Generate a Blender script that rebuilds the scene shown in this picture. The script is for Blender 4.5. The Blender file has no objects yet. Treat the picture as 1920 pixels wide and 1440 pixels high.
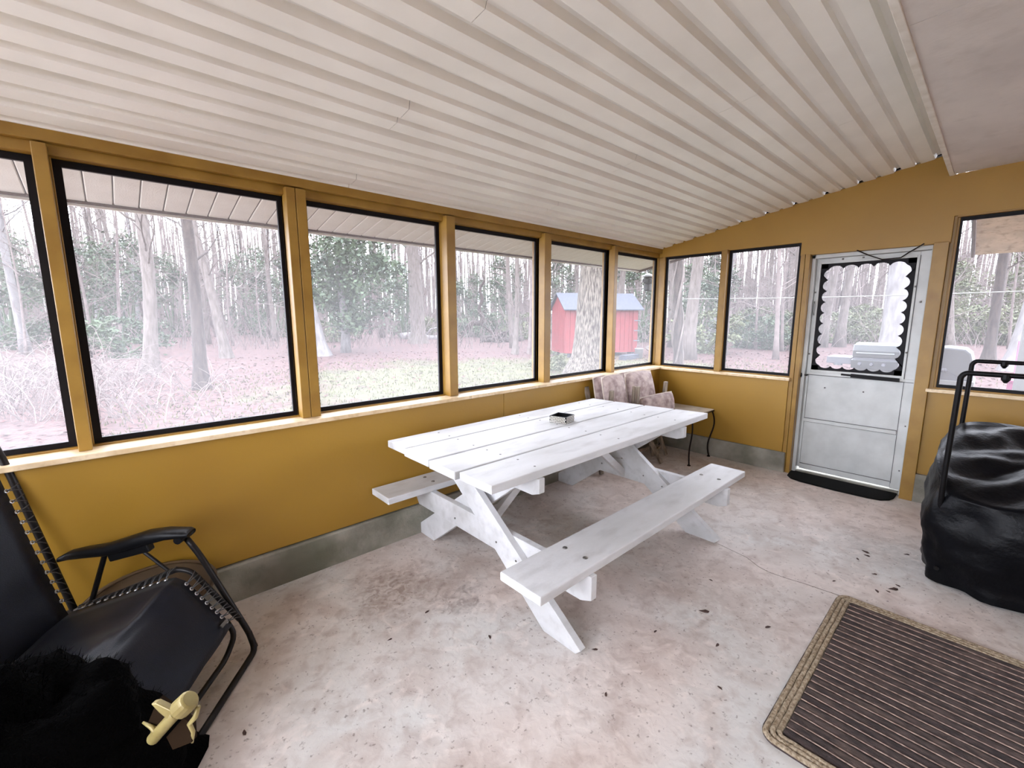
import bpy, bmesh, math, random
from mathutils import Vector, Matrix, noise
random.seed(7)
C = bpy.context.scene.collection
R = math.radians
ZF = 0.025      # top of the concrete slab
ZG = -0.12      # ground outside

# ------------------------------------------------------------------ camera
cam = bpy.data.cameras.new('camera'); camo = bpy.data.objects.new('camera', cam); C.objects.link(camo)
cam.sensor_width = 36.0; cam.lens = 824.35 * 36.0 / 1920.0; cam.clip_start = 0.02; cam.clip_end = 300
_y, _p, _r = R(47.607), R(8.828), R(-0.125)
_f = Vector((math.cos(_y)*math.cos(_p), math.sin(_y)*math.cos(_p), -math.sin(_p)))
_rt = Vector((math.sin(_y), -math.cos(_y), 0)); _up = _rt.cross(_f)
_rt, _up = math.cos(_r)*_rt + math.sin(_r)*_up, -math.sin(_r)*_rt + math.cos(_r)*_up
camo.matrix_world = Matrix(((_rt.x, _up.x, -_f.x, -4.6606), (_rt.y, _up.y, -_f.y, -2.6776), (_rt.z, _up.z, -_f.z, 1.5), (0, 0, 0, 1)))
bpy.context.scene.camera = camo

# ------------------------------------------------------------------ sky, light, exposure
world = bpy.data.worlds.new('overcast_sky'); bpy.context.scene.world = world; world.use_nodes = True
nt = world.node_tree; nt.nodes.clear()
wo = nt.nodes.new('ShaderNodeOutputWorld'); bg = nt.nodes.new('ShaderNodeBackground')
tc = nt.nodes.new('ShaderNodeTexCoord'); nz = nt.nodes.new('ShaderNodeTexNoise'); nz.inputs['Scale'].default_value = 2.2
nz.inputs['Detail'].default_value = 4
cr = nt.nodes.new('ShaderNodeValToRGB')
cr.color_ramp.elements[0].position = 0.35; cr.color_ramp.elements[0].color = (0.75, 0.80, 0.94, 1)
cr.color_ramp.elements[1].position = 0.7; cr.color_ramp.elements[1].color = (0.87, 0.90, 0.98, 1)
nt.links.new(tc.outputs['Generated'], nz.inputs['Vector']); nt.links.new(nz.outputs['Fac'], cr.inputs['Fac'])
nt.links.new(cr.outputs['Color'], bg.inputs['Color']); nt.links.new(bg.outputs['Background'], wo.inputs['Surface'])
bg.inputs['Strength'].default_value = 5.0
vs = bpy.context.scene.view_settings
vs.view_transform = 'Standard'; vs.look = 'None'; vs.gamma = 1.0; vs.use_curve_mapping = False
vs.exposure = 1.62
bpy.context.scene.cycles.max_bounces = 10
bpy.context.scene.cycles.diffuse_bounces = 6
bpy.context.scene.cycles.transparent_max_bounces = 24
bpy.context.scene.cycles.use_denoising = True

# ------------------------------------------------------------------ helpers
KO = 0.19      # light balance put into yard colours: darkens them against the strong sky
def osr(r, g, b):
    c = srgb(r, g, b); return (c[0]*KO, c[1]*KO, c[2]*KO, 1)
def srgb(r, g, b):
    f = lambda c: (c/255)/12.92 if c <= 10 else (((c/255)+0.055)/1.055)**2.4
    return (f(r), f(g), f(b), 1)

def mat(name, c1, c2=None, scale=6.0, rough=0.6, metal=0.0, bump=0.0, bscale=None, stretch=(1, 1, 1), detail=5, lo=0.35, hi=0.65, c3=None, s3=40.0, a3=0.5, coord='Object', spec=0.5, sheen=0.0):
    m = bpy.data.materials.new(name); m.use_nodes = True
    n = m.node_tree.nodes; l = m.node_tree.links; b = n['Principled BSDF']
    b.inputs['Roughness'].default_value = rough; b.inputs['Metallic'].default_value = metal
    b.inputs['Specular IOR Level'].default_value = spec
    if sheen: b.inputs['Sheen Weight'].default_value = sheen
    t = n.new('ShaderNodeTexCoord'); mp = n.new('ShaderNodeMapping'); mp.inputs['Scale'].default_value = stretch
    l.new(t.outputs[coord], mp.inputs['Vector'])
    c2 = c2 or tuple(min(1, x*0.86) for x in c1[:3]) + (1,)
    z = n.new('ShaderNodeTexNoise'); z.inputs['Scale'].default_value = scale; z.inputs['Detail'].default_value = detail
    l.new(mp.outputs['Vector'], z.inputs['Vector'])
    rp = n.new('ShaderNodeValToRGB'); rp.color_ramp.elements[0].position = lo; rp.color_ramp.elements[1].position = hi
    rp.color_ramp.elements[0].color = c2; rp.color_ramp.elements[1].color = c1
    l.new(z.outputs['Fac'], rp.inputs['Fac']); out = rp.outputs['Color']
    if c3:
        z3 = n.new('ShaderNodeTexNoise'); z3.inputs['Scale'].default_value = s3; z3.inputs['Detail'].default_value = 6
        l.new(mp.outputs['Vector'], z3.inputs['Vector'])
        r3 = n.new('ShaderNodeValToRGB'); r3.color_ramp.elements[0].position = 0.52; r3.color_ramp.elements[1].position = 0.72
        r3.color_ramp.elements[0].color = (0, 0, 0, 1); r3.color_ramp.elements[1].color = (a3, a3, a3, 1)
        l.new(z3.outputs['Fac'], r3.inputs['Fac'])
        mx = n.new('ShaderNodeMix'); mx.data_type = 'RGBA'; l.new(r3.outputs['Color'], mx.inputs[0])
        l.new(out, mx.inputs[6]); mx.inputs[7].default_value = c3; out = mx.outputs[2]
    l.new(out, b.inputs['Base Color'])
    if bump:
        zb = n.new('ShaderNodeTexNoise'); zb.inputs['Scale'].default_value = bscale or scale*8; zb.inputs['Detail'].default_value = 6
        l.new(mp.outputs['Vector'], zb.inputs['Vector'])
        bp = n.new('ShaderNodeBump'); bp.inputs['Strength'].default_value = bump; bp.inputs['Distance'].default_value = 0.01
        l.new(zb.outputs['Fac'], bp.inputs['Height']); l.new(bp.outputs['Normal'], b.inputs['Normal'])
    return m

LOC = {}
def loc_of(o): return LOC.get(o.name, Vector((0, 0, 0))) if o else Vector((0, 0, 0))

class MB:
    def __init__(s): s.v = []; s.f = []
    def add(s, vs, fs):
        k = len(s.v); s.v += [Vector(v) for v in vs]; s.f += [tuple(i+k for i in f) for f in fs]; return s
    def box(s, x0, x1, y0, y1, z0, z1):
        return s.hexa([(x0,y0,z0),(x1,y0,z0),(x1,y1,z0),(x0,y1,z0),(x0,y0,z1),(x1,y0,z1),(x1,y1,z1),(x0,y1,z1)])
    def hexa(s, p):
        return s.add(p, [(0,3,2,1),(4,5,6,7),(0,1,5,4),(1,2,6,5),(2,3,7,6),(3,0,4,7)])
    def prism(s, poly, axis, a, b):
        def P(p, t): return {'x': (t, p[0], p[1]), 'y': (p[0], t, p[1]), 'z': (p[0], p[1], t)}[axis]
        n = len(poly); vs = [P(p, a) for p in poly] + [P(p, b) for p in poly]
        return s.add(vs, [tuple(range(n-1, -1, -1)), tuple(range(n, 2*n))] + [(i, (i+1) % n, n+(i+1) % n, n+i) for i in range(n)])
    def bar(s, a, b, w, h, up=(0, 0, 1)):
        a = Vector(a); b = Vector(b); d = (b-a).normalized(); up = Vector(up)
        sd = d.cross(up)
        if sd.length < 1e-4: sd = d.cross(Vector((1, 0, 0)))
        sd.normalize(); u = sd.cross(d)
        q = []
        for p in (a, b):
            for i, j in ((-1, -1), (1, -1), (1, 1), (-1, 1)): q.append(p + sd*(i*w/2) + u*(j*h/2))
        return s.add(q, [(0,1,2,3),(7,6,5,4),(0,4,5,1),(1,5,6,2),(2,6,7,3),(3,7,4,0)])
    def tube(s, pts, r, n=8, cap=True, closed=False):
        pts = [Vector(p) for p in pts]; N = len(pts)
        rr = r if isinstance(r, (list, tuple)) else [r]*N
        prev = None; base = len(s.v)
        for i, p in enumerate(pts):
            if closed: d = pts[(i+1) % N]-pts[i-1]
            else: d = pts[min(i+1, N-1)]-pts[max(i-1, 0)]
            d = d.normalized() if d.length > 1e-9 else Vector((0, 0, 1))
            if prev is None:
                a = Vector((0, 0, 1)) if abs(d.z) < 0.9 else Vector((1, 0, 0))
                u = d.cross(a).normalized()
            else:
                u = prev - d*prev.dot(d); u = u.normalized() if u.length > 1e-6 else d.cross(Vector((1, 0, 0))).normalized()
            prev = u; w = d.cross(u)
            for k in range(n):
                t = 2*math.pi*k/n; s.v.append(p + (u*math.cos(t)+w*math.sin(t))*rr[i])
        for i in range(N if closed else N-1):
            for k in range(n):
                a = base+i*n+k; b = base+i*n+(k+1) % n; j = ((i+1) % N)
                s.f.append((a, b, base+j*n+(k+1) % n, base+j*n+k))
        if cap and not closed:
            s.f.append(tuple(base+k for k in range(n-1, -1, -1))); s.f.append(tuple(base+(N-1)*n+k for k in range(n)))
        return s
    def lathe(s, prof, c, n=20):
        base = len(s.v); c = Vector(c)
        for r, z in prof:
            for k in range(n):
                t = 2*math.pi*k/n; s.v.append(c+Vector((r*math.cos(t), r*math.sin(t), z)))
        for i in range(len(prof)-1):
            for k in range(n):
                s.f.append((base+i*n+k, base+i*n+(k+1) % n, base+(i+1)*n+(k+1) % n, base+(i+1)*n+k))
        s.f.append(tuple(base+k for k in range(n-1, -1, -1))); s.f.append(tuple(base+(len(prof)-1)*n+k for k in range(n)))
        return s
    def build(s, name, m, parent=None, loc=None, smooth=False, bevel=0, segs=2):
        root = loc_of(parent) if parent else (Vector(loc) if loc else Vector((0, 0, 0)))
        me = bpy.data.meshes.new(name); me.from_pydata([v-root for v in s.v], [], s.f); me.materials.append(m)
        me.validate(); me.update()
        if smooth:
            for p in me.polygons: p.use_smooth = True
        o = bpy.data.objects.new(name, me); C.objects.link(o)
        if parent: o.parent = parent; LOC[o.name] = root
        else: o.location = root; LOC[o.name] = root
        if bevel:
            b = o.modifiers.new('bevel', 'BEVEL'); b.width = bevel; b.segments = segs; b.limit_method = 'ANGLE'; b.angle_limit = R(40)
        return o

def tag(o, label=None, cat=None, group=None, kind=None):
    if label: o['label'] = label
    if cat: o['category'] = cat
    if group: o['group'] = group
    if kind: o['kind'] = kind
    return o
def thing(name, loc, label, cat, group=None, rz=0):
    o = bpy.data.objects.new(name, None); C.objects.link(o); o.location = loc; o.rotation_euler = (0, 0, rz); o.empty_display_size = 0.1
    LOC[o.name] = Vector(loc); return tag(o, label, cat, group)
def struct(o, label): return tag(o, label, kind='structure')
def dup(o, parent=None):
    c = o.copy(); C.objects.link(c)
    if parent: c.parent = parent
    for ch in list(o.children): dup(ch, c)
    return c
def local_thing(name, label, cat, group=None):      # built round the origin, moved afterwards
    return thing(name, (0, 0, 0), label, cat, group)
def arc(c, r, a0, a1, n, f): return [f(c[0]+r*math.cos(R(a0+(a1-a0)*i/n)), c[1]+r*math.sin(R(a0+(a1-a0)*i/n))) for i in range(n+1)]
def rounded(pts, r, n=5):
    pts = [Vector(p) for p in pts]; out = [pts[0]]
    for i in range(1, len(pts)-1):
        a, b, c = pts[i-1], pts[i], pts[i+1]
        rr = min(r, (a-b).length*0.45, (c-b).length*0.45)
        p = b+(a-b).normalized()*rr; q = b+(c-b).normalized()*rr
        for k in range(n+1):
            t = k/n; out.append(p*(1-t)**2+b*2*t*(1-t)+q*t*t)
    return out+[pts[-1]]

# ------------------------------------------------------------------ materials
M = {}
M['yellow'] = mat('ochre_wall_paint', srgb(154, 117, 37), srgb(147, 110, 33), 1.5, 0.45, bump=0.05, bscale=60)
M['yellow_trim'] = mat('ochre_trim_paint', srgb(150, 115, 46), srgb(134, 99, 34), 7, 0.42, bump=0.08, bscale=30)
M['sill'] = mat('worn_cream_sill_paint', srgb(226, 205, 172), srgb(205, 178, 138), 9, 0.45, bump=0.05, c3=srgb(150, 110, 60), s3=25, a3=0.4)
M['ceil'] = mat('white_aluminium_panel', srgb(236, 234, 227), srgb(228, 226, 219), 3, 0.38, bump=0.04, bscale=90)
M['ceil2'] = mat('painted_white_board', srgb(215, 210, 205), srgb(200, 195, 191), 2.2, 0.6, bump=0.12, bscale=50, c3=srgb(165, 158, 150), s3=9, a3=0.25)
M['dark'] = mat('dark_cavity', (0.02, 0.016, 0.012, 1), None, 5, 0.9)
M['white_trim'] = mat('white_trim_paint', srgb(225, 222, 214), srgb(205, 200, 188), 12, 0.45)
M['screenframe'] = mat('black_screen_frame', (0.006, 0.005, 0.007, 1), (0.008, 0.007, 0.008, 1), 9, 0.5, spec=0.15)
M['soffit'] = mat('white_vinyl_soffit', srgb(226, 223, 215), srgb(214, 209, 200), 6, 0.5, bump=0.25, bscale=160)
M['fascia'] = mat('brown_fascia', srgb(84, 62, 56), None, 9, 0.6)
M['table'] = mat('white_table_paint', srgb(208, 208, 210), srgb(190, 190, 190), 4, 0.5, bump=0.12, bscale=70, stretch=(0.5, 1.5, 1.5), c3=srgb(140, 136, 134), s3=11, a3=0.28)
M['bolt'] = mat('galvanised_bolt', srgb(120, 118, 115), None, 30, 0.35, 0.8)
M['nail'] = mat('rusty_nail_and_shade_line', srgb(95, 92, 92), None, 30, 0.6, 0.2)
M['conc'] = mat('concrete_curb', srgb(156, 152, 141), srgb(112, 109, 98), 4, 0.85, bump=0.6, bscale=40, c3=srgb(80, 84, 62), s3=3, a3=0.55)
M['door'] = mat('white_door_paint', srgb(196, 198, 196), srgb(180, 182, 180), 6, 0.4, bump=0.06, bscale=80)
M['black'] = mat('black_plastic', (0.004, 0.004, 0.005, 1), None, 9, 0.42, spec=0.2)
M['blackmetal'] = mat('black_powder_coated_tube', (0.005, 0.0045, 0.005, 1), None, 30, 0.42, 0.2, spec=0.15)
M['greytube'] = mat('dark_grey_steel_tube', (0.016, 0.014, 0.014, 1), None, 30, 0.38, 0.4, spec=0.25)
M['fabric'] = mat('black_sling_fabric', (0.0025, 0.004, 0.011, 1), (0.0018, 0.003, 0.008, 1), 30, 0.36, bump=0.15, bscale=300, sheen=0.06, spec=0.22)
M['eyelet'] = mat('steel_eyelet', srgb(190, 190, 195), None, 9, 0.3, 0.9)
M['cord'] = mat('grey_bungee_cord', (0.05, 0.05, 0.055, 1), None, 30, 0.6)
M['cover'] = mat('black_vinyl_cover', (0.0012, 0.0013, 0.002, 1), (0.002, 0.0022, 0.0035, 1), 10, 0.40, bump=0.2, bscale=60, spec=0.13)
M['throw'] = mat('black_fleece', (0.0012, 0.0012, 0.0012, 1), None, 40, 0.95, bump=0.6, bscale=120, spec=0.03)
M['knobdark'] = mat('dark_brown_recess', srgb(34, 22, 10), None, 9, 0.9, spec=0.1)
M['brass'] = mat('cream_brass_paint', srgb(158, 144, 92), srgb(122, 106, 60), 12, 0.4, 0.15)
M['mat'] = mat('black_rubber_doormat', (0.005, 0.005, 0.0045, 1), None, 40, 0.8, bump=0.5, bscale=150, spec=0.1)
M['rugborder'] = mat('beige_braided_jute', srgb(188, 172, 148), srgb(132, 114, 90), 90, 0.95, bump=0.9, bscale=170)
M['rugbrown'] = mat('brown_braided_jute', srgb(84, 70, 66), srgb(52, 42, 40), 26, 0.95, bump=0.9, bscale=150, stretch=(2.5, 0.8, 1), c3=srgb(128, 108, 96), s3=9, a3=0.35)
M['rugdark'] = mat('dark_brown_braided_jute', srgb(74, 60, 58), srgb(46, 37, 36), 26, 0.95, bump=0.9, bscale=150, stretch=(2.5, 0.8, 1))
M['rugseam'] = mat('pale_rug_stitching', srgb(170, 148, 134), srgb(110, 92, 84), 60, 0.95, stretch=(3, 1, 1))
M['iron'] = mat('dark_brown_iron', (0.012, 0.006, 0.005, 1), None, 20, 0.5, 0.4, spec=0.2)
M['paletop'] = mat('pale_table_top', srgb(215, 212, 205), srgb(190, 185, 176), 8, 0.25)
M['wood'] = mat('weathered_grey_wood', srgb(150, 136, 120), srgb(96, 84, 72), 9, 0.7, bump=0.3, stretch=(4, 4, 0.6))
M['woodlight'] = mat('pale_bare_wood', srgb(205, 170, 115), srgb(180, 140, 90), 9, 0.6)
M['floral'] = mat('taupe_floral_cushion', srgb(186, 168, 164), srgb(142, 122, 120), 11, 0.8, bump=0.5, bscale=22, lo=0.40, hi=0.60, c3=srgb(210, 196, 188), s3=20, a3=0.6)
M['piping'] = mat('pale_cushion_piping', srgb(220, 208, 196), None, 10, 0.8)
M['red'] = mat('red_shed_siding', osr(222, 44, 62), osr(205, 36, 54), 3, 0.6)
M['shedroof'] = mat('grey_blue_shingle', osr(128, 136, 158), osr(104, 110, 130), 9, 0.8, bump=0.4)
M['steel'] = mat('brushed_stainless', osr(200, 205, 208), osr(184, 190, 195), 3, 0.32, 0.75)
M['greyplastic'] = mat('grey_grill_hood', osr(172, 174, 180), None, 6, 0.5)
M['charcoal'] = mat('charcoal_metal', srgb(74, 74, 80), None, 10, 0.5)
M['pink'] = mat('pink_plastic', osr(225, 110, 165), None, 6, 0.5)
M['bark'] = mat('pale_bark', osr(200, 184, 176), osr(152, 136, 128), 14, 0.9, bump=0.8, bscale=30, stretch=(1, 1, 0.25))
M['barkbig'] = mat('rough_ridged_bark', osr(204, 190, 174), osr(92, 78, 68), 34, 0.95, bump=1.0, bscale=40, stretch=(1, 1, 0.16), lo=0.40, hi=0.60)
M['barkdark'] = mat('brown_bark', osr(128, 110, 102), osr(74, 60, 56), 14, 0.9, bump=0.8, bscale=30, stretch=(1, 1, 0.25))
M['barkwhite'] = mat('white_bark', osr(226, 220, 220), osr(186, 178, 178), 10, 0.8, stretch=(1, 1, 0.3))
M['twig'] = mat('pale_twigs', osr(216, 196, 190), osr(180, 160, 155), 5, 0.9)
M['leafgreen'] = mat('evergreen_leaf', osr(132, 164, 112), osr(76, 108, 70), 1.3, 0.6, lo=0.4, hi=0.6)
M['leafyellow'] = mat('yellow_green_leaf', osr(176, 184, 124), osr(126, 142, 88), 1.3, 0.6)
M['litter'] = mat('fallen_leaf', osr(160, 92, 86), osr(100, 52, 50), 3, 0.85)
M['crumb'] = mat('dry_leaf_crumb', srgb(72, 48, 40), srgb(50, 34, 30), 30, 0.8)
M['whitep'] = mat('white_plastic', osr(228, 228, 226), None, 8, 0.5)
M['awn'] = mat('speckled_beige_board', srgb(224, 210, 186), srgb(200, 188, 166), 8, 0.7, c3=srgb(130, 112, 90), s3=22, a3=0.5)
M['rope'] = mat('pale_clothesline', osr(235, 235, 225), None, 8, 0.7)
M['blue'] = mat('pale_blue_paint', srgb(120, 150, 190), None, 8, 0.6)

def floor_mat():
    m = bpy.data.materials.new('stained_concrete'); m.use_nodes = True
    n = m.node_tree.nodes; l = m.node_tree.links; b = n['Principled BSDF']; b.inputs['Roughness'].default_value = 0.62
    t = n.new('ShaderNodeTexCoord')
    def nzz(s, d, dist=0.0):
        q = n.new('ShaderNodeTexNoise'); q.inputs['Scale'].default_value = s; q.inputs['Detail'].default_value = d
        q.inputs['Distortion'].default_value = dist; l.new(t.outputs['Object'], q.inputs['Vector']); return q.outputs['Fac']
    def ramp(f, p0, c0, p1, c1):
        q = n.new('ShaderNodeValToRGB'); q.color_ramp.elements[0].position = p0; q.color_ramp.elements[0].color = c0
        q.color_ramp.elements[1].position = p1; q.color_ramp.elements[1].color = c1; l.new(f, q.inputs['Fac']); return q.outputs['Color']
    def mix(f, a, c):
        q = n.new('ShaderNodeMix'); q.data_type = 'RGBA'; l.new(f, q.inputs[0]); l.new(a, q.inputs[6])
        if isinstance(c, tuple): q.inputs[7].default_value = c
        else: l.new(c, q.inputs[7])
        return q.outputs[2]
    W = (1, 1, 1, 1); K = (0, 0, 0, 1)
    base = ramp(nzz(0.9, 3, 0.4), 0.36, srgb(208, 194, 186), 0.62, srgb(200, 198, 194))
    base = mix(ramp(nzz(3.5, 8, 0.8), 0.45, K, 0.75, (0.55, 0.55, 0.55, 1)), base, srgb(156, 134, 122))
    base = mix(ramp(nzz(14, 10, 0.5), 0.5, K, 0.72, (0.5, 0.5, 0.5, 1)), base, srgb(150, 130, 120))
    base = mix(ramp(nzz(8, 10, 1.5), 0.56, K, 0.7, (0.45, 0.45, 0.45, 1)), base, srgb(226, 214, 206))
    base = mix(ramp(nzz(60, 6, 0), 0.62, K, 0.72, (0.6, 0.6, 0.6, 1)), base, srgb(92, 76, 68))
    # brown patch by the left wall: stain plus shade painted in; other stains: wear
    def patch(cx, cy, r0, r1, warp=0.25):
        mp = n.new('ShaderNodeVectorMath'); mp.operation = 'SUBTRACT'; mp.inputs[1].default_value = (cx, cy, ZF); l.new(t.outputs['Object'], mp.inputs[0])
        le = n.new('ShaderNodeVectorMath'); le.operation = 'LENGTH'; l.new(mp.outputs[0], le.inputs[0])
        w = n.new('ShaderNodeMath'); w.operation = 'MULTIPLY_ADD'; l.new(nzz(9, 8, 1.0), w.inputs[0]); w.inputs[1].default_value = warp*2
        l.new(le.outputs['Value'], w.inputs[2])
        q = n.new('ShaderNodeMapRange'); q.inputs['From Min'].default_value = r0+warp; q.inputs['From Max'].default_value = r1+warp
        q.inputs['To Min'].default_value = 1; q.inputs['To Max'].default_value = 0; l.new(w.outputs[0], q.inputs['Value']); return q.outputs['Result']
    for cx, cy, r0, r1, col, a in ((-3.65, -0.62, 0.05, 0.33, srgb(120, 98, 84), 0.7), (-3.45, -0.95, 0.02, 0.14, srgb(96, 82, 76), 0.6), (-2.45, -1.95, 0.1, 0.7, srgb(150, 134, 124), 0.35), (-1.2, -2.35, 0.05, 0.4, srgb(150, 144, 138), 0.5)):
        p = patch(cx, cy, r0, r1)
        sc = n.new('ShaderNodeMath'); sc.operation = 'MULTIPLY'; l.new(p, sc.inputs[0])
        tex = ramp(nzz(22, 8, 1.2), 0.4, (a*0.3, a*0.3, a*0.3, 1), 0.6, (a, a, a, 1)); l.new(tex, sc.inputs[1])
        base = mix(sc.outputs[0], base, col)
    l.new(base, b.inputs['Base Color'])
    bp = n.new('ShaderNodeBump'); bp.inputs['Strength'].default_value = 0.35; bp.inputs['Distance'].default_value = 0.01
    l.new(nzz(25, 10, 0.6), bp.inputs['Height']); l.new(bp.outputs['Normal'], b.inputs['Normal'])
    return m

def ground_mat():
    m = bpy.data.materials.new('lawn_and_leaf_litter'); m.use_nodes = True
    n = m.node_tree.nodes; l = m.node_tree.links; b = n['Principled BSDF']; b.inputs['Roughness'].default_value = 0.95
    t = n.new('ShaderNodeTexCoord')
    def nzz(s, d, dist=0.0, st=None):
        q = n.new('ShaderNodeTexNoise'); q.inputs['Scale'].default_value = s; q.inputs['Detail'].default_value = d
        q.inputs['Distortion'].default_value = dist; l.new(t.outputs['Object'], q.inputs['Vector']); return q.outputs['Fac']
    def ramp(f, p0, c0, p1, c1):
        q = n.new('ShaderNodeValToRGB'); q.color_ramp.elements[0].position = p0; q.color_ramp.elements[0].color = c0
        q.color_ramp.elements[1].position = p1; q.color_ramp.elements[1].color = c1; l.new(f, q.inputs['Fac']); return q.outputs['Color']
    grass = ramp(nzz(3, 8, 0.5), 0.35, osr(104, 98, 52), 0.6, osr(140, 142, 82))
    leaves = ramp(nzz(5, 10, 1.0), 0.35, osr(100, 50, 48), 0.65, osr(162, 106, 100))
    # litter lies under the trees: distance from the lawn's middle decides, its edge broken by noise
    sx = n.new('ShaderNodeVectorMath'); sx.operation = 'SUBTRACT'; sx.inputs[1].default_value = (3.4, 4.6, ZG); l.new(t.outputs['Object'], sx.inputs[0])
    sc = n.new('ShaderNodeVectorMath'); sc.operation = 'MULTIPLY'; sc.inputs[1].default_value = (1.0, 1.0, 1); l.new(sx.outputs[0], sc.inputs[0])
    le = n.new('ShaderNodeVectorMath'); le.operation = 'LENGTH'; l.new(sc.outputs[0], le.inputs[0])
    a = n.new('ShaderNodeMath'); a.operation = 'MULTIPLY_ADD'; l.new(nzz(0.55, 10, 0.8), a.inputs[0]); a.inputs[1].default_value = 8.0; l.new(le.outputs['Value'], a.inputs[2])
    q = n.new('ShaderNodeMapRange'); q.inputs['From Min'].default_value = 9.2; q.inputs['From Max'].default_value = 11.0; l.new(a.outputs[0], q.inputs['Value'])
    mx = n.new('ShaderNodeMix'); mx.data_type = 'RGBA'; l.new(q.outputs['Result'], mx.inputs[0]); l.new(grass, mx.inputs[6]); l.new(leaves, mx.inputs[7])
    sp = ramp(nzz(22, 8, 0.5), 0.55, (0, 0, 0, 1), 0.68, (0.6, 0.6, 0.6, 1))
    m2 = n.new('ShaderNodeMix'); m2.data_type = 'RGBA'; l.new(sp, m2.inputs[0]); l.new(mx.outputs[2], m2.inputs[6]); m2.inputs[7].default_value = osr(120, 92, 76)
    l.new(m2.outputs[2], b.inputs['Base Color'])
    bp = n.new('ShaderNodeBump'); bp.inputs['Strength'].default_value = 0.7; bp.inputs['Distance'].default_value = 0.05
    l.new(nzz(12, 8, 0.6), bp.inputs['Height']); l.new(bp.outputs['Normal'], b.inputs['Normal'])
    return m

def screen_mat():       # fine insect mesh: most light passes, the wires catch daylight and veil the view
    m = bpy.data.materials.new('insect_mesh'); m.use_nodes = True
    n = m.node_tree.nodes; l = m.node_tree.links; n.clear()
    o = n.new('ShaderNodeOutputMaterial'); mx = n.new('ShaderNodeMixShader'); tr = n.new('ShaderNodeBsdfTransparent')
    d = n.new('ShaderNodeBsdfDiffuse'); tl = n.new('ShaderNodeBsdfTranslucent'); m2 = n.new('ShaderNodeMixShader')
    d.inputs['Color'].default_value = (0.8, 0.8, 0.82, 1); tl.inputs['Color'].default_value = (0.93, 0.92, 0.94, 1)
    tr.inputs['Color'].default_value = (0.88, 0.88, 0.88, 1)
    m2.inputs[0].default_value = 0.75; mx.inputs[0].default_value = SCREEN
    l.new(d.outputs[0], m2.inputs[1]); l.new(tl.outputs[0], m2.inputs[2]); l.new(tr.outputs[0], mx.inputs[1]); l.new(m2.outputs[0], mx.inputs[2])
    l.new(mx.outputs[0], o.inputs['Surface']); return m
SCREEN = 0.125
M['screen'] = screen_mat()
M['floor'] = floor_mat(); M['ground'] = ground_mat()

# ------------------------------------------------------------------ setting: ground, floor
gm = MB(); N = 50
for j in range(N+1):
    for i in range(N+1):
        x = -60+160*i/N; y = -60+160*j/N
        d = max(0, math.hypot(x-1, y)-14)
        gm.v.append(Vector((x, y, ZG + min(1.2, d*0.012)*(0.5+noise.noise((x*0.05, y*0.05, 0))))))
for j in range(N):
    for i in range(N):
        a = j*(N+1)+i; gm.f.append((a, a+1, a+N+2, a+N+1))
g = gm.build('ground', M['ground'], smooth=True); struct(g, 'back yard ground of thin yellow grass and red-brown leaf litter')

pa = MB().box(-24, -6.95, -1.3, 12, ZG-0.1, ZG+0.04).build('bounce_slab', mat('pale_bounce_slab', srgb(225, 222, 215), srgb(212, 208, 200), 2, 0.8)); struct(pa, 'pale slab added behind the camera to bounce light onto the ceiling')  # unseen slab added to bounce daylight up to the ceiling
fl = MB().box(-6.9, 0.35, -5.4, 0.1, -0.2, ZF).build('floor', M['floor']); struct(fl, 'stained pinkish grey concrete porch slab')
ck = MB(); cpts = [(-1.865,-1.61),(-1.9,-1.795),(-1.955,-1.88),(-1.972,-1.938),(-1.968,-2.019),(-1.949,-2.119),(-1.942,-2.204),(-1.93,-2.30)]
ck.tube([(x, y, ZF-0.0006) for x, y in cpts], 0.0019, 4); tag(ck.build('crack', M['crumb'], fl), 'thin dark crack in the concrete')

# ------------------------------------------------------------------ left wall (y = 0)
wl = MB().box(-6.9, 0.02, -0.10, 0.05, ZF+0.19, 0.915).build('wall_left', M['dark']); struct(wl, 'long ochre yellow wall under the row of screened windows')
ex = [-6.9, -2.43, -0.06]
for a, b in zip(ex, ex[1:]):
    MB().box(a+0.0015, b-0.0015, -0.138, -0.10, 0.232, 0.905).build('wall_panel', M['yellow'], wl, bevel=0.001)
cb = MB().prism([(-0.158, ZF-0.02), (0.05, ZF-0.02), (0.05, 0.224), (-0.148, 0.224), (-0.155, 0.215)], 'x', -6.9, -0.05).build('baseboard_left', M['conc'], bevel=0.004)
struct(cb, 'rough grey concrete curb along the foot of the left wall')
si = 1
for a, b in ((-6.9, -5.2), (-5.2, -2.766), (-2.766, -0.02)):
    o = MB().box(a+0.001, b-0.001, -0.166, 0.0, 0.905, 0.930).build('trim_%d' % si, M['sill'], bevel=0.004); si += 1
    struct(o, 'cream painted window sill board of the left wall, ' + ('nearest the camera', 'middle length', 'far length')[si-2])
GL = [(-6.62, -5.74), (-5.66, -4.837), (-4.73, -3.921), (-3.769, -2.928), (-2.767, -1.954), (-1.758, -0.975), (-0.807, -0.029)]
ZB, ZT = 0.9615, 2.109
hd = MB().box(-6.9, 0.10, -0.055, 0.05, ZT+0.028, 2.27).build('trim_4', M['yellow_trim'], bevel=0.003); struct(hd, 'ochre header beam over the left windows')
hd2 = MB().box(-6.9, 0.0, -0.088, -0.055, 2.178, 2.262).build('trim_5', M['yellow_trim'], bevel=0.003); struct(hd2, 'narrow ochre crown board where the left wall meets the ceiling')
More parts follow.
